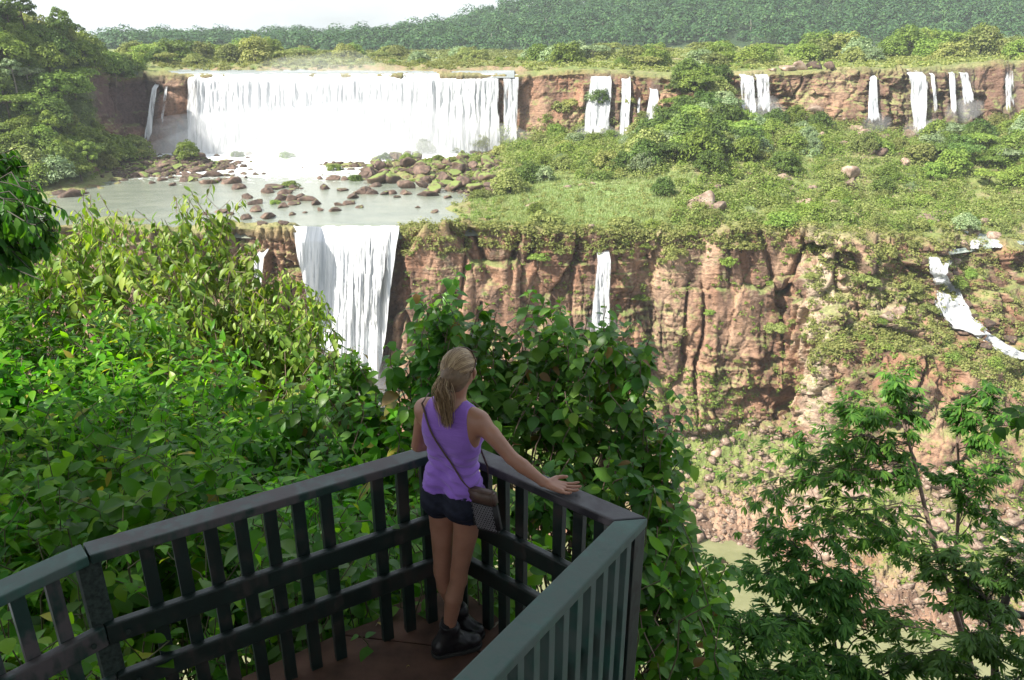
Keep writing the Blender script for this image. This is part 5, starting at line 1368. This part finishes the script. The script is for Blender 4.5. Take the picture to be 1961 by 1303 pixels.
for j in range(11):
    for i in range(8):
        u = (i - 3.5 + (.5 if j % 2 else 0)) * .0135; w_ = (j - 5) * .0118 - .022
        if abs(u) > .050 or abs(w_ + .022) > .066: continue
        bl = 1 + .35 * (1 - (2 * u / .122) ** 2) * (1 - (2 * (w_ + .022) / .158) ** 2)
        c = bc + bx * u + bz * w_ + bn * (.0175 * bl + .0035)
        an = np.arange(6) * np.pi / 3; ri = .0052; ro = .0068
        v = np.concatenate([[c + bx * ro * math.sin(t) + bz * ro * math.cos(t) for t in an], [c + bx * ri * math.sin(t) + bz * ri * math.cos(t) + bn * .0004 for t in an]])
        D_.add(v, q=[[k, (k + 1) % 6, 6 + (k + 1) % 6, 6 + k] for k in range(6)])
pr = D_.make('print', m_dot, body_)
adopt(bagbox('bag_flap', .140, .066, .042, .078, .0, m_bag, .10, bulge=.2), bg)
St = Soup()
dg_ = bpy.context.evaluated_depsgraph_get()
bt = BVHTree.FromObject(person.children[0], dg_) if False else None
top_o = [c for c in person.children if c.name.startswith('tank_top')][0]
me = top_o.data; bt = BVHTree.FromPolygons([v.co[:] for v in me.vertices], [p.vertices[:] for p in me.polygons])
A = W2L(bc + bz * .10 - bx * .045); Bp = np.array([-.118, 0, 1.40]); vs = []
for t in np.linspace(0, 1, 34):
    x = A[0] + (Bp[0] - A[0]) * t - .018 * math.sin(t * math.pi); z = A[2] + (Bp[2] - A[2]) * t
    o_ = Vector(LW(x, -.5, z)); d_ = Vector(FW); h_ = bt.ray_cast(o_, d_)
    y = W2L(h_[0])[1] if h_[0] is not None and W2L(h_[0])[1] < .06 else None
    vs.append([x, y, z])
ys_ = [v[1] for v in vs]
for i in range(len(vs)):
    if ys_[i] is None: ys_[i] = next((ys_[k] for k in range(i, -1, -1) if ys_[k] is not None), None) or next(y for y in ys_ if y is not None)
ys_ = smooth1(np.array(ys_, float), 4, 0); ys_[0] = A[1]
cl = np.array([[v[0], y - .006, v[2]] for v, y in zip(vs, ys_)])
cl = np.vstack([cl, [[-.120, .0, 1.425], [-.112, .05, 1.40], [-.08, .115, 1.33], [.02, .15, 1.2], [.12, .11, 1.05], [.17, .04, .99]], [W2L(bc + bz * .10 + bx * .05)]])
tg = np.gradient(cl, axis=0); tg /= np.linalg.norm(tg, axis=1, keepdims=True); wd_ = np.cross(tg, np.array([0, 1.0, 0.15])); wd_ /= np.linalg.norm(wd_, axis=1, keepdims=True); th_ = np.cross(tg, wd_)
ring = np.stack([cl + wd_ * .0065, cl + th_ * .0016, cl - wd_ * .0065, cl - th_ * .0016], 1).reshape(-1, 3); n = len(cl)
q = [[i * 4 + k, i * 4 + (k + 1) % 4, (i + 1) * 4 + (k + 1) % 4, (i + 1) * 4 + k] for i in range(n - 1) for k in range(4)]
St.add(l2w(ring), q=q); adopt(St.make('strap', m_bag), bg)
# ------------------------------------------------------------ foreground foliage
def leaf_template(kind):
    if kind == 'lance': prof = [.0, .60, .95, .95, .70, .34, 0]; wd, droop, fold, cup = .175, .30, .22, .0
    elif kind == 'ovate': prof = [.0, .72, 1.0, .98, .80, .45, 0]; wd, droop, fold, cup = .30, .38, .20, .0
    elif kind == 'droop': prof = [.0, .55, .9, 1.0, .85, .5, 0]; wd, droop, fold, cup = .20, .45, .30, .0
    elif kind == 'narrow': prof = [.0, .8, 1.0, .75, 0]; wd, droop, fold, cup = .115, .25, .15, .0
    n = len(prof) - 1; v = []; 
    for i, p in enumerate(prof):
        t = i / n; x = .08 + t * .92; z = -droop * t * t * .8; y = p * wd
        v += [(x, -y, z + fold * y), (x, 0, z), (x, y, z + fold * y)]
    q = []
    for i in range(n):
        for j in range(2): q.append([i * 3 + j, i * 3 + j + 1, i * 3 + j + 4, i * 3 + j + 3])
    # short stalk
    b = len(v); v += [(-.06, -.008, 0), (-.06, .008, 0), (.09, .008, 0), (.09, -.008, 0)]; q.append([b, b + 3, b + 2, b + 1])
    return np.array(v), np.array(q)
TPL = {k: leaf_template(k) for k in ('lance', 'ovate', 'droop', 'narrow')}
def put_leaves(kind, pos, dirs, ups, size, rs, wjit=.2):
    tv, tq = TPL[kind]; n = len(pos)
    d = dirs / (np.linalg.norm(dirs, axis=1, keepdims=True) + 1e-9)
    s = np.cross(ups, d); s /= np.linalg.norm(s, axis=1, keepdims=True) + 1e-9; u = np.cross(d, s)
    bend = rs.uniform(.4, 1.5, n)[:, None, None]
    t = np.repeat(tv[None], n, 0).copy(); t[..., 2] *= bend[..., 0]; t[..., 1] *= (1 + rs.uniform(-wjit, wjit, n))[:, None]
    t[..., 1] += .05 * np.sin(t[..., 0] * 3)[...] * rs.uniform(-1, 1, n)[:, None]
    t *= size[:, None, None]
    v = pos[:, None] + t[..., :1] * d[:, None] + t[..., 1:2] * s[:, None] + t[..., 2:] * u[:, None]
    q = tq[None] + (np.arange(n) * len(tv))[:, None, None]
    return v.reshape(-1, 3), q.reshape(-1, 4)
LF = {
 'shade': leafmat('broad_leaf', [(.030, .11, .006), (.060, .19, .012), (.10, .26, .018), (.18, .33, .03)], .36, .48, spec=.22, tcol=(1.7, 1.9, .45), dead=(.33, .27, .05)),
 'sunny': leafmat('sunlit_leaf', [(.075, .15, .018), (.13, .22, .03), (.20, .29, .05), (.30, .36, .09)], .42, .40, spec=.3, tcol=(1.5, 1.6, .4)),
 'big': leafmat('big_leaf', [(.035, .11, .018), (.062, .165, .026), (.09, .215, .034), (.15, .29, .045)], .34, .40, spec=.3, tcol=(1.6, 1.8, .4), dead=(.26, .16, .06)),
 'dark': leafmat('dark_leaf', [(.022, .075, .012), (.038, .115, .018), (.06, .16, .026), (.11, .22, .035)], .42, .38, spec=.2, tcol=(1.5, 1.8, .4)),
 'fern': leafmat('fresh_leaf', [(.05, .14, .022), (.08, .19, .03), (.11, .23, .04)], .42, .4, spec=.35, tcol=(1.5, 1.8, .4)),
}
m_stem = flat('green_stem', (.10, .10, .045), .7, .3, 10); m_brown = flat('brown_stem', (.20, .14, .11), .8, .3, 10, .3, .3); m_dstem = flat('dark_stem', (.04, .035, .025), .8, .3, 10)
def leafy(S, rs, tip, root, kind, size, nl, spread, droop, frac=.55, bow=None, stems=None, r0=.008):
    """one shoot: a bowed stem with leaves spiralling along its outer part"""
    bow = np.array([0, 0, .12 * np.linalg.norm(tip - root)]) if bow is None else bow
    c = curve(root, tip, bow, 12, rs)
    if stems is not None: tube(stems, c, np.linspace(r0, r0 * .35, 12), 5)
    t = np.linspace(1 - frac, 1, nl); t = t + rs.uniform(-.01, .01, nl); t = np.clip(t, 0, 1)
    k = t * 11; i = np.minimum(k.astype(int), 10); f = (k - i)[:, None]; p = c[i] * (1 - f) + c[i + 1] * f; tg = c[i + 1] - c[i]; tg /= np.linalg.norm(tg, axis=1, keepdims=True)
    a = np.arange(nl) * 2.4 + rs.uniform(0, 6.28); ref = np.array([.1, .2, 1.0]); e1 = np.cross(tg, ref); e1 /= np.linalg.norm(e1, axis=1, keepdims=True) + 1e-9; e2 = np.cross(tg, e1)
    lat = np.cos(a)[:, None] * e1 + np.sin(a)[:, None] * e2
    d = lat * spread + tg * .45 + np.array([0, 0, -droop]) + rs.normal(0, .16, p.shape)
    up = np.array([0, 0, 1.0]) + tg * .4 + rs.normal(0, .25, p.shape)
    sz = size * rs.uniform(.5, 1.22, nl) * (1 - .35 * np.clip((t - .85) / .15, 0, 1))
    v, q = put_leaves(kind, p + lat * .004, d, up, sz, rs); S.add(v, q=q)
def palm_fan(S, rs, p, d0, size, kind='narrow', n=6):
    d0 = d0 / (np.linalg.norm(d0) + 1e-9); up = np.array([0, 0, 1.0]); s = np.cross(up, d0); s /= np.linalg.norm(s) + 1e-9
    a = np.linspace(-1.25, 1.25, n) + rs.uniform(-.1, .1, n); d = np.cos(a)[:, None] * d0 + np.sin(a)[:, None] * s + np.array([0, 0, -.28]) + rs.normal(0, .1, (n, 3))
    sz = size * (1 - .3 * np.abs(a) / 1.25) * rs.uniform(.85, 1.1, n)
    v, q = put_leaves(kind, np.repeat(p[None], n, 0), d, np.repeat(up[None], n, 0) + rs.normal(0, .2, (n, 3)), sz, rs); S.add(v, q=q)
def shrub(tips, root, kind, mat, size, nl, spread, droop, label, group, seed, nm='leafy_shrub', cat='shrub', stem=None, frac=.55, r0=.008, bowk=.12, two=None):
    rs = np.random.RandomState(seed); S = Soup(); T = Soup(); root = np.array(root, float)
    for tp in tips:
        tp = np.array(tp, float); bow = np.array([rs.normal(0, .06), rs.normal(0, .06), bowk]) * np.linalg.norm(tp - root)
        leafy(S, rs, tp, root + rs.normal(0, .08, 3), kind, size, nl, spread, droop, frac, bow, T, r0)
    e = empty(nm, tuple(root)); tag(e, label, cat, group)
    adopt(S.make('foliage', mat), e); adopt(T.make('stem', stem or m_stem), e)
    return e
def hilltop(x, y): return -1.0 - max(0, y - 3.0) * 1.98
rf = np.random.RandomState(31)
# --- broad leafy mass behind the left railing: top line given in the picture, filled downwards and backwards
TOPX = [-260, 0, 60, 150, 250, 330, 430, 520, 600, 660, 720, 790, 840]
TOPY = [470, 520, 520, 520, 535, 575, 640, 700, 770, 800, 830, 870, 900]
G1 = 'broad-leaved shrubs behind the left railing'
spots = []
k = 0
for Yd in (4.2, 4.9, 5.7, 6.6, 7.6):
    for px in np.arange(-240, 800, {4.2: 150, 4.9: 140, 5.7: 125, 6.6: 115, 7.6: 105}[Yd]):
        spots.append((px + rf.uniform(-30, 30), Yd + rf.uniform(-.25, .25)))
for px0, Yd in spots:
    ty = np.interp(px0, TOPX, TOPY) 
    fr = np.clip((7.9 - Yd) / 3.8, 0, 1)         # nearer rows stand lower in the picture
    yy = ty + fr * (np.interp(px0, [-200, 0, 300, 600, 800], [430, 400, 300, 150, 60]))
    x_, y_, z_ = P(px0, yy, Yd)
    n = 24
    tips = []
    for i in range(n):
        a = rf.uniform(0, 6.28); r = math.sqrt(rf.random()) * (.42 + .05 * Yd)
        tx, ty2 = x_ + math.cos(a) * r, y_ + math.sin(a) * r * .8
        # stay outside the railing
        lim = 3.393 + (tx + .299) * .611 + .38 if tx < -.299 else 3.393 - (tx + .299) * .82 + .38
        ty2 = max(ty2, lim)
        tips.append((tx, ty2, z_ + .05 - .35 * (r / .6) ** 2 - abs(rf.normal(0, .22)) - (rf.random() < .4) * rf.uniform(0, .9)))
    k += 1
    shrub(tips, (x_ + rf.uniform(-.1, .1), y_ + .15, max(hilltop(0, y_) - .2, z_ - 2.6)), 'lance' if rf.random() < .75 else 'ovate', LF['shade'], .152 + .006 * Yd, 25, .85, .22, None, G1, 1000 + k, frac=.5)
    AUTOF = globals().setdefault('AUTOF', []); AUTOF.append((bpy.context.scene.collection.objects[-1].parent if False else [o for o in C.objects if o.name.startswith('leafy_shrub')][-1], px0, yy, G1))
# low growth right behind the slats
for px0 in np.arange(-60, 1180, 105):
    for zz, dy in ((.25, .45), (-.45, .55)):
        x_, y_, _ = P(px0, 1050, 3.4)
        x_ = -2.4 + (px0 + 60) / 1240 * 3.0; lim = 3.393 + (x_ + .299) * .611 if x_ < -.299 else 3.393 - (x_ + .299) * .82
        y_ = lim + dy + rf.uniform(0, .25); tips = [(x_ + rf.normal(0, .28), max(lim + .22, y_ + rf.normal(0, .2)), zz + rf.normal(0, .28)) for _ in range(13)]
        k += 1
        e = shrub(tips, (x_, y_ + .2, -1.9), 'lance' if rf.random() < .6 else 'ovate', LF['shade' if rf.random() < .7 else 'fern'], .135, 15, .8, .3, None, 'undergrowth behind the slats', 1500 + k, frac=.6)
        AUTOF.append((e, 0, 0, 'undergrowth behind the slats'))
# --- sunlit drooping shrubs beyond the mass
G2_ = 'sunlit drooping shrubs'
SUNNY = [(-40, 560, 11.5, .95), (60, 540, 12, .9), (150, 500, 12.5, 1.0), (190, 450, 13.5, .95), (250, 520, 12, 1.1), (330, 480, 13, 1.2), (370, 440, 13.5, 1.0), (420, 520, 12.5, 1.15), (400, 600, 11.5, 1.0), (470, 600, 12, .95), (530, 620, 12, .95),
         (560, 590, 12.5, .8), (590, 660, 11.5, .72), (500, 680, 11, .8), (300, 590, 11, 1.0), (610, 720, 11, .5)]
for i, (px, py, Y, r) in enumerate(SUNNY):
    c = P(px, py, Y); tips = []
    for _ in range(30):
        d = rf.normal(0, 1, 3); d /= np.linalg.norm(d); d[2] = d[2] * .8; tips.append(c + d * r * rf.uniform(.55, 1.05) + np.array([0, 0, .1]))
    e = shrub(tips, c + np.array([rf.uniform(-.3, .3), .3, -2.4 - r]), 'droop', LF['sunny'], .235, 16, .55, .75, None, G2_, 2000 + i, nm='drooping_shrub', stem=m_brown, frac=.26, r0=.014, bowk=.08)
    AUTOF.append((e, px, py, G2_))
# --- dark drooping branches at the upper left
for i, (px, py, Y, r) in enumerate([(-30, 350, 8.2, .55), (20, 400, 8, .5), (60, 430, 7.8, .45), (-50, 450, 7.6, .6), (30, 470, 7.4, .45), (-20, 300, 8.6, .30), (85, 450, 8.0, .25)]):
    c = P(px, py, Y); tips = []
    for _ in range(16):
        d = rf.normal(0, 1, 3); d /= np.linalg.norm(d); tips.append(c + d * r * rf.uniform(.4, 1.0))
    e = shrub(tips, P(-260, 520 + 12 * i, 8.4), 'droop', LF['dark'], .20, 17, .5, .85, None, 'dark branches at the upper left', 2200 + i, nm='drooping_branch', cat='branch', stem=m_dstem, frac=.22, r0=.016, bowk=.16)
    AUTOF.append((e, px, py, 'dark branches at the upper left'))
# --- big-leaved bush to the right of and behind the person
G3 = 'big-leaved bushes behind the person'
BIG = [(815, 625, 6.3, .34), (860, 590, 6.4, .40), (880, 640, 6.2, .45), (815, 700, 6.1, .34), (900, 720, 6.0, .5), (1000, 640, 6.2, .42), (1060, 610, 6.3, .42), (1130, 650, 6.2, .42), (1180, 640, 6.3, .34), (1010, 720, 5.9, .5), (1100, 730, 5.9, .5), (1180, 740, 6.0, .45),
       (1230, 800, 5.9, .42), (960, 800, 5.6, .5), (1060, 830, 5.5, .5), (1160, 850, 5.6, .5), (1260, 880, 5.7, .42), (1120, 930, 5.4, .45), (1220, 950, 5.4, .45), (850, 800, 5.8, .40), (1260, 1000, 5.2, .4), (1310, 1060, 5.3, .42), (1270, 1140, 5.0, .42), (1350, 1120, 5.5, .4),
       (1330, 1220, 5.0, .42), (1250, 1250, 4.8, .42), (1000, 930, 5.0, .4), (1180, 1050, 4.9, .4)]
for i, (px, py, Y, r) in enumerate(BIG):
    c = P(px, py, Y); tips = []
    for _ in range(12):
        d = rf.normal(0, 1, 3); d /= np.linalg.norm(d); d[2] *= .9; q = c + d * r * rf.uniform(.35, 1.1)
        lim = 3.393 - (q[0] + .299) * .82 + .40 if q[0] > -.299 else 3.393 + (q[0] + .299) * .611 + .4
        if q[0] < .72: q[1] = max(q[1], lim)
        tips.append(q)
    e = shrub(tips, c + np.array([rf.uniform(-.2, .2), .35, -2.2]), 'ovate', LF['big'], .165, 18, .85, .62, None, G3, 2400 + i, nm='leafy_bush', cat='bush', stem=m_brown, frac=.24, r0=.011, bowk=.06)
    AUTOF.append((e, px, py, G3))
for i, (px, py, Y, r) in enumerate([(672, 700, 6.6, .22), (690, 760, 6.4, .35), (640, 790, 6.5, .35), (740, 800, 6.2, .38), (690, 850, 6.0, .4), (780, 860, 5.8, .4), (600, 760, 7, .4)]):
    c = P(px, py, Y); tips = [c + rf.normal(0, .5, 3) * r for _ in range(14)]
    e = shrub(tips, c + np.array([0, .3, -1.8]), 'ovate', LF['big' if i < 3 else 'shade'], .165, 14, .75, .55, None, 'leafy shoots left of the person', 2600 + i, nm='leafy_shrub', stem=m_brown, frac=.3, r0=.010, bowk=.06)
    AUTOF.append((e, px, py, 'leafy shoots left of the person'))
# --- fine-leaved trees at the right
def fanspray(S, T, rs, a, b, n, size, r0, twigs=7):
    c = curve(a, b, (0, 0, .06 * np.linalg.norm(np.array(b) - a)), 9, rs); tube(T, c, np.linspace(r0, r0 * .4, 9), 5)
    L = np.linalg.norm(np.array(b) - a)
    for j in range(twigs):
        t = .3 + .7 * (j + rs.random()) / twigs; p = c[min(8, int(t * 8))]; d = rs.normal(0, 1, 3); d[2] *= .35; d += (np.array(b) - a) / L * .9; d /= np.linalg.norm(d)
        e = p + d * L * rs.uniform(.2, .42); e[2] -= .03; tw = curve(p, e, (0, 0, .03), 5, rs); tube(T, tw, np.linspace(.004, .0015, 5), 4)
        for m in range(n):
            q = tw[rs.randint(1, 5)] + rs.normal(0, .02, 3); dd = d + rs.normal(0, .7, 3); dd[2] = dd[2] * .3 - .1
            palm_fan(S, rs, q, dd, size * rs.uniform(.75, 1.2), n=6)
def finetree(label, trunk, sprays, mat, size, seed, tw, n, group=None, stem=None, r0=.03, nm='tree'):
    rs = np.random.RandomState(seed); S = Soup(); T = Soup(); tr = [P(*t) for t in trunk]
    tt = np.array(tr); m = np.linspace(0, len(tt) - 1, 26); c = np.stack([np.interp(m, range(len(tt)), tt[:, a]) for a in range(3)], 1); c = smooth1(c, 2, 0) + 0
    tube(T, c, np.linspace(r0, r0 * .3, 26), 7)
    for (px, py, Y, r) in sprays:
        tip = P(px, py, Y); a = c[np.argmin(np.linalg.norm(c - tip + np.array([0, 0, .45]), axis=1))]
        for _ in range(2): fanspray(S, T, rs, a, tip + rs.normal(0, r * .45, 3), n, size, .009, tw)
    e = empty(nm, tuple(c[0])); tag(e, label, 'tree', group); adopt(S.make('crown', mat), e); adopt(T.make('trunk', stem or m_brown), e)
    return e
finetree('slender tree with fine dark finger-like leaves and a forked pinkish trunk at the right', [(1900, 1400, 7.6), (1862, 1290, 7.8), (1835, 1190, 8.0), (1810, 1110, 8.1), (1785, 1030, 8.2), (1768, 960, 8.3), (1755, 900, 8.4), (1735, 830, 8.5), (1720, 770, 8.6)],
         [(1700, 720, 8.6, .25), (1660, 780, 8.5, .4), (1600, 800, 8.4, .35), (1760, 760, 8.6, .4), (1720, 830, 8.5, .4), (1620, 860, 8.3, .4), (1540, 880, 8.2, .35), (1500, 910, 8.1, .35), (1560, 950, 8.1, .45), (1660, 900, 8.4, .4), (1470, 940, 8.0, .3), (1600, 1000, 8.0, .45), (1510, 1010, 8.0, .4), (1640, 1040, 8, .4), (1440, 950, 8, .22)],
         LF['dark'], .150, 71, 9, 4, r0=.045)
finetree('second slender tree with fine dark leaves against the right edge', [(1870, 1330, 8.6), (1826, 1110, 8.9), (1834, 1010, 9.0), (1838, 920, 9.1), (1832, 830, 9.2), (1840, 770, 9.3)],
         [(1850, 760, 9.2, .35), (1800, 800, 9.2, .35), (1890, 820, 9.0, .4), (1930, 780, 9, .4), (1880, 890, 9, .4), (1940, 900, 9, .35), (1860, 960, 8.9, .4), (1930, 990, 8.8, .4), (1800, 900, 9, .3), (1900, 740, 9, .25)],
         LF['dark'], .150, 72, 9, 3, r0=.032)
finetree('dark bushy tree filling the gap right of the railing corner', [(1660, 1500, 6.6), (1620, 1330, 6.9), (1600, 1240, 7.0), (1590, 1160, 7.2)],
         [(1480, 1110, 7.2, .45), (1560, 1090, 7.2, .5), (1640, 1110, 7.2, .5), (1440, 1190, 7.0, .5), (1540, 1180, 7, .5), (1640, 1190, 7, .5), (1720, 1160, 7.1, .5), (1480, 1270, 6.8, .5), (1580, 1270, 6.8, .5), (1680, 1260, 6.8, .5), (1420, 1080, 7.1, .3), (1780, 1240, 6.9, .5), (1400, 1260, 6.7, .45), (1740, 1290, 6.7, .4)],
         LF['dark'], .150, 73, 11, 5, stem=m_dstem)
finetree('fresh green feathery tree low at the right corner', [(1960, 1480, 6.4), (1920, 1330, 6.5), (1900, 1240, 6.7), (1890, 1150, 6.9)],
         [(1820, 1120, 7, .45), (1890, 1090, 7, .45), (1950, 1130, 6.9, .45), (1780, 1080, 7.1, .3), (1830, 1210, 6.7, .5), (1910, 1210, 6.7, .5), (1960, 1280, 6.5, .45), (1840, 1290, 6.5, .45), (1980, 1060, 7, .3), (1700, 1210, 6.8, .35)],
         LF['fern'], .140, 74, 11, 5, stem=m_dstem)
finetree('fine-leaved dark sapling poking up above the railing corner bushes', [(1450, 1420, 6.2), (1430, 1300, 6.3), (1400, 1220, 6.4)],
         [(1370, 1180, 6.4, .3), (1430, 1170, 6.4, .35), (1380, 1260, 6.2, .4), (1470, 1240, 6.2, .4), (1330, 1290, 6.0, .35), (1420, 1300, 6.0, .4)], LF['dark'], .13, 75, 7, 4, stem=m_dstem)
for i, (px, py, Y, r, lab) in enumerate([(1955, 800, 5.5, .16, 'dark big leaves poking in at the right edge'), (1990, 740, 5.6, .14, 'topmost dark leaves at the right edge')]):
    c = P(px, py, Y); tips = [c + rf.normal(0, .7, 3) * r for _ in range(6)]
    shrub(tips, P(2150, 900, 5.6), 'ovate', LF['dark'], .17, 9, .7, .5, lab, None, 2800 + i, nm='branch', cat='branch', stem=m_dstem, frac=.25)
for i, (a, b, c_) in enumerate([((1960, 1180, 7.4), (1880, 1160, 7.5), (1800, 1170, 7.6)), ((1930, 1130, 7.6), (1905, 1230, 7.5), (1900, 1400, 7.4))]):
    T = Soup(); q = np.array([P(*a), P(*b), P(*c_)]); tube(T, q, [.05, .04, .03], 7); tag(T.make('branch', m_dstem), ['bare dark limb reaching in from the right edge', 'dark upright trunk at the right corner'][i], 'branch')
# --- the big tree over the camera that keeps the deck in shade (outside the picture)
def overtree(name, trunk, cen, rad, n, seed, label):
    rs = np.random.RandomState(seed); S = Soup(); T = Soup(); cen = np.array(cen, float); rad = np.array(rad, float)
    tube(T, curve(trunk, cen - (0, 0, rad[2] * .6), (.3, -.2, 0), 10, rs), np.linspace(.32, .16, 10), 10)
    d = rs.normal(0, 1, (n, 3)); d /= np.linalg.norm(d, axis=1, keepdims=True); p = cen + d * rad * rs.random(n)[:, None] ** .4
    keep = (p[:, 2] > 4.3)
    p = p[keep]; m = len(p)
    for i in range(0, m, 260): tube(T, curve(cen - (0, 0, rad[2] * .6), p[i], (0, 0, .3), 7, rs), np.linspace(.07, .012, 7), 5)
    v, q = put_leaves('ovate', p, rs.normal(0, 1, (m, 3)) * (1, 1, .5) + (0, 0, -.3), np.array([0, 0, 1.]) + rs.normal(0, .4, (m, 3)), rs.uniform(.28, .5, m), rs); S.add(v, q=q)
    e = empty(name, trunk); tag(e, label, 'tree'); adopt(S.make('crown', LF['dark']), e); adopt(T.make('trunk', m_barkd), e)
overtree('tree', (-6.5, -2.5, -1.2), (-6.8, -1.6, 9.0), (8.0, 5.0, 2.6), 7600, 91, 'spreading shade tree standing behind the camera over the deck')
overtree('tree', (4.5, -4.0, -1.2), (2.2, -.4, 7.6), (6.0, 5.2, 2.0), 5200, 92, 'unseen second shade tree added behind the camera to the right')  # unseen crown added to cut skylight and darken the foreground
# labels of the foreground plants
gr = {}
for e, px, py, g in AUTOF: gr.setdefault(g, []).append(e)
FWORD = {G1: ('broad-leaved green shrub behind the left railing', 7), 'undergrowth behind the slats': ('low leafy plant seen through the railing slats', 4), G2_: ('sunlit yellow-green shrub with hanging leaves at left', 2), 'dark branches at the upper left': ('dark branch of hanging leaves at the upper left edge', 2),
         G3: ('bush with big drooping leaves behind the person', 3), 'leafy shoots left of the person': ('leafy shoot between the chasm fall and the person', 2)}
ROWS = {2: ['upper', 'lower'], 3: ['top', 'middle', 'low'], 4: ['farthest', 'farther', 'nearer', 'nearest'], 7: ['back-row', 'second-row', 'third-row', 'fourth-row', 'fifth-row', 'sixth-row', 'front-row']}
NTH = ['first', 'second', 'third', 'fourth', 'fifth', 'sixth', 'seventh', 'eighth', 'ninth', 'tenth', 'eleventh', 'twelfth', 'thirteenth', 'fourteenth', 'fifteenth']
bpy.context.view_layer.update()
for g, L in gr.items():
    w_, nr = FWORD[g]
    def key(e):
        c = e.children[0].data; n = len(c.vertices); a = np.zeros(n * 3, np.float32); c.vertices.foreach_get('co', a); return proj(a.reshape(-1, 3).mean(0))
    info = sorted([(key(e), e) for e in L], key=lambda t: t[0][1]); per = math.ceil(len(info) / nr)
    for r in range(nr):
        row = sorted(info[r * per:(r + 1) * per], key=lambda t: t[0][0])
        for i, (_, e) in enumerate(row): e['label'] = f"{ROWS[nr][r]} {w_}, {NTH[i]} from the left"
# ------------------------------------------------------------ the air
bm = bmesh.new(); bmesh.ops.create_cube(bm, size=1)
for v in bm.verts: v.co = Vector((v.co.x * 3600, v.co.y * 1900 + 800, (v.co.z + .5) * 240 - 101))
m_haze = bpy.data.materials.new('haze'); m_haze.use_nodes = True; nh = m_haze.node_tree; nh.nodes.clear()
oh = nh.nodes.new('ShaderNodeOutputMaterial'); vh = nh.nodes.new('ShaderNodeVolumePrincipled')
vh.inputs['Density'].default_value = .00012; vh.inputs['Color'].default_value = (.86, .93, 1, 1); vh.inputs['Anisotropy'].default_value = .0
nh.links.new(vh.outputs[0], oh.inputs['Volume'])
tag(from_bm('haze', bm, m_haze), kind='stuff')
# ------------------------------------------------------------ labels for the many: how it looks and what it stands by
LM = [('the huge curtain fall', 660, 215), ('the bare red wall beside the curtain fall', 1050, 200), ('the leaning white fall', 1142, 205), ('the wedge-shaped fall', 1245, 220), ('the striped double fall', 1447, 180),
 ('the narrow fall by the cave', 1670, 190), ('the tall bright fall', 1762, 200), ('the fine streams at right', 1850, 175), ('the thin threads at the right edge', 1935, 175), ('the pale veil fall', 290, 220),
 ('the dark left cliff', 225, 205), ('the foot of the left hill', 170, 350), ('the left edge of the photo', 10, 240), ('the top of the left hill', 90, 50), ('the rock field', 360, 315), ('the pool', 330, 385),
 ('the rapids', 620, 310), ('the mid-river boulders', 545, 380), ('the mossy bank', 790, 330), ('the right tip of the pool', 850, 385), ('the large olive bush by the river', 980, 345),
 ('the bright grass', 1130, 400), ('the foot of the green spur', 1350, 380), ('the middle of the green spur', 1320, 270), ('the top of the green spur', 1330, 165), ('the big flat-topped boulder', 1348, 402),
 ('the tumbled red boulders', 1670, 285), ('the pale boulder on the slope', 1620, 340), ('the silvery flat-topped tree', 1920, 290), ('the dry slope at right', 1700, 420), ('the stream at the right edge', 1890, 450),
 ('the diagonal cascade', 1840, 590), ('the pale rocks of the buttress', 1570, 560), ('the buttress ledge', 1730, 660), ('the slender fall on the red cliff', 1150, 560), ('the bare red cliff', 1380, 640), ('the hanging bush of the red cliff', 1030, 480),
 ('the cliff edge above the chasm fall', 780, 455), ('the upper end of the scree', 1330, 860), ('the water edge of the scree', 1400, 1030), ('the middle of the scree', 1500, 940), ('the right end of the scree', 1800, 1000),
 ('the crest of the curtain fall', 640, 125), ('the far left bank above the falls', 330, 105), ('the far right bank above the curtain', 980, 115), ('the high trees above the right cliff', 1700, 70), ('the cliff top at the right edge', 1930, 100), ('the cliff top above the striped fall', 1450, 115), ('the pink boulders on the cliff top', 1570, 128), ('the cliff top above the leaning fall', 1150, 105)]
SZ = ['tiny', 'small', 'medium-sized', 'large', 'very large']
ORD = ['', 'second ', 'third ', 'fourth ', 'fifth ', 'sixth ', 'seventh ', 'eighth ', 'ninth ', 'tenth ', 'eleventh ', 'twelfth ', 'thirteenth ', 'fourteenth ', 'fifteenth ', 'sixteenth ']
bpy.context.view_layer.update()
bucket = {}
sizes = {}
for o, kw, tone, size in AUTO: sizes.setdefault(o['group'], []).append(size)
for g in sizes: sizes[g].sort()
for o, kw, tone, size in AUTO:
    sz = sizes[o['group']]; q = np.searchsorted(sz, size) / len(sz)
    s = 'small' if q < .33 else ('large' if q > .72 else 'medium')
    if kw.startswith(('boulder', 'rock ')): kw = kw.split(' ')[0]
    x, y = proj(o.location); best = min(LM, key=lambda m: (m[1] - x) ** 2 + ((m[2] - y) * 1.6) ** 2)
    ddx, ddy = x - best[1], (y - best[2]) * 1.3
    if abs(ddx) < 30 and abs(ddy) < 24: rel = 'at'
    elif abs(ddx) > abs(ddy): rel = 'right of' if ddx > 0 else 'left of'
    else: rel = 'below' if ddy > 0 else 'above'
    key = f"{s} {tone} {kw} {rel} {best[0]}"
    if len(key.split()) > 14: key = f"{s} {kw} {rel} {best[0]}"
    bucket.setdefault(key, []).append((x, o))
for key, B in bucket.items():
    B.sort(key=lambda b: b[0])
    for i, (x, o) in enumerate(B):
        if len(B) == 1: o['label'] = key
        elif i < (len(B) + 1) // 2: o['label'] = f"{ORD[i]}leftmost {key}"
        else: o['label'] = f"{ORD[len(B) - 1 - i]}rightmost {key}"
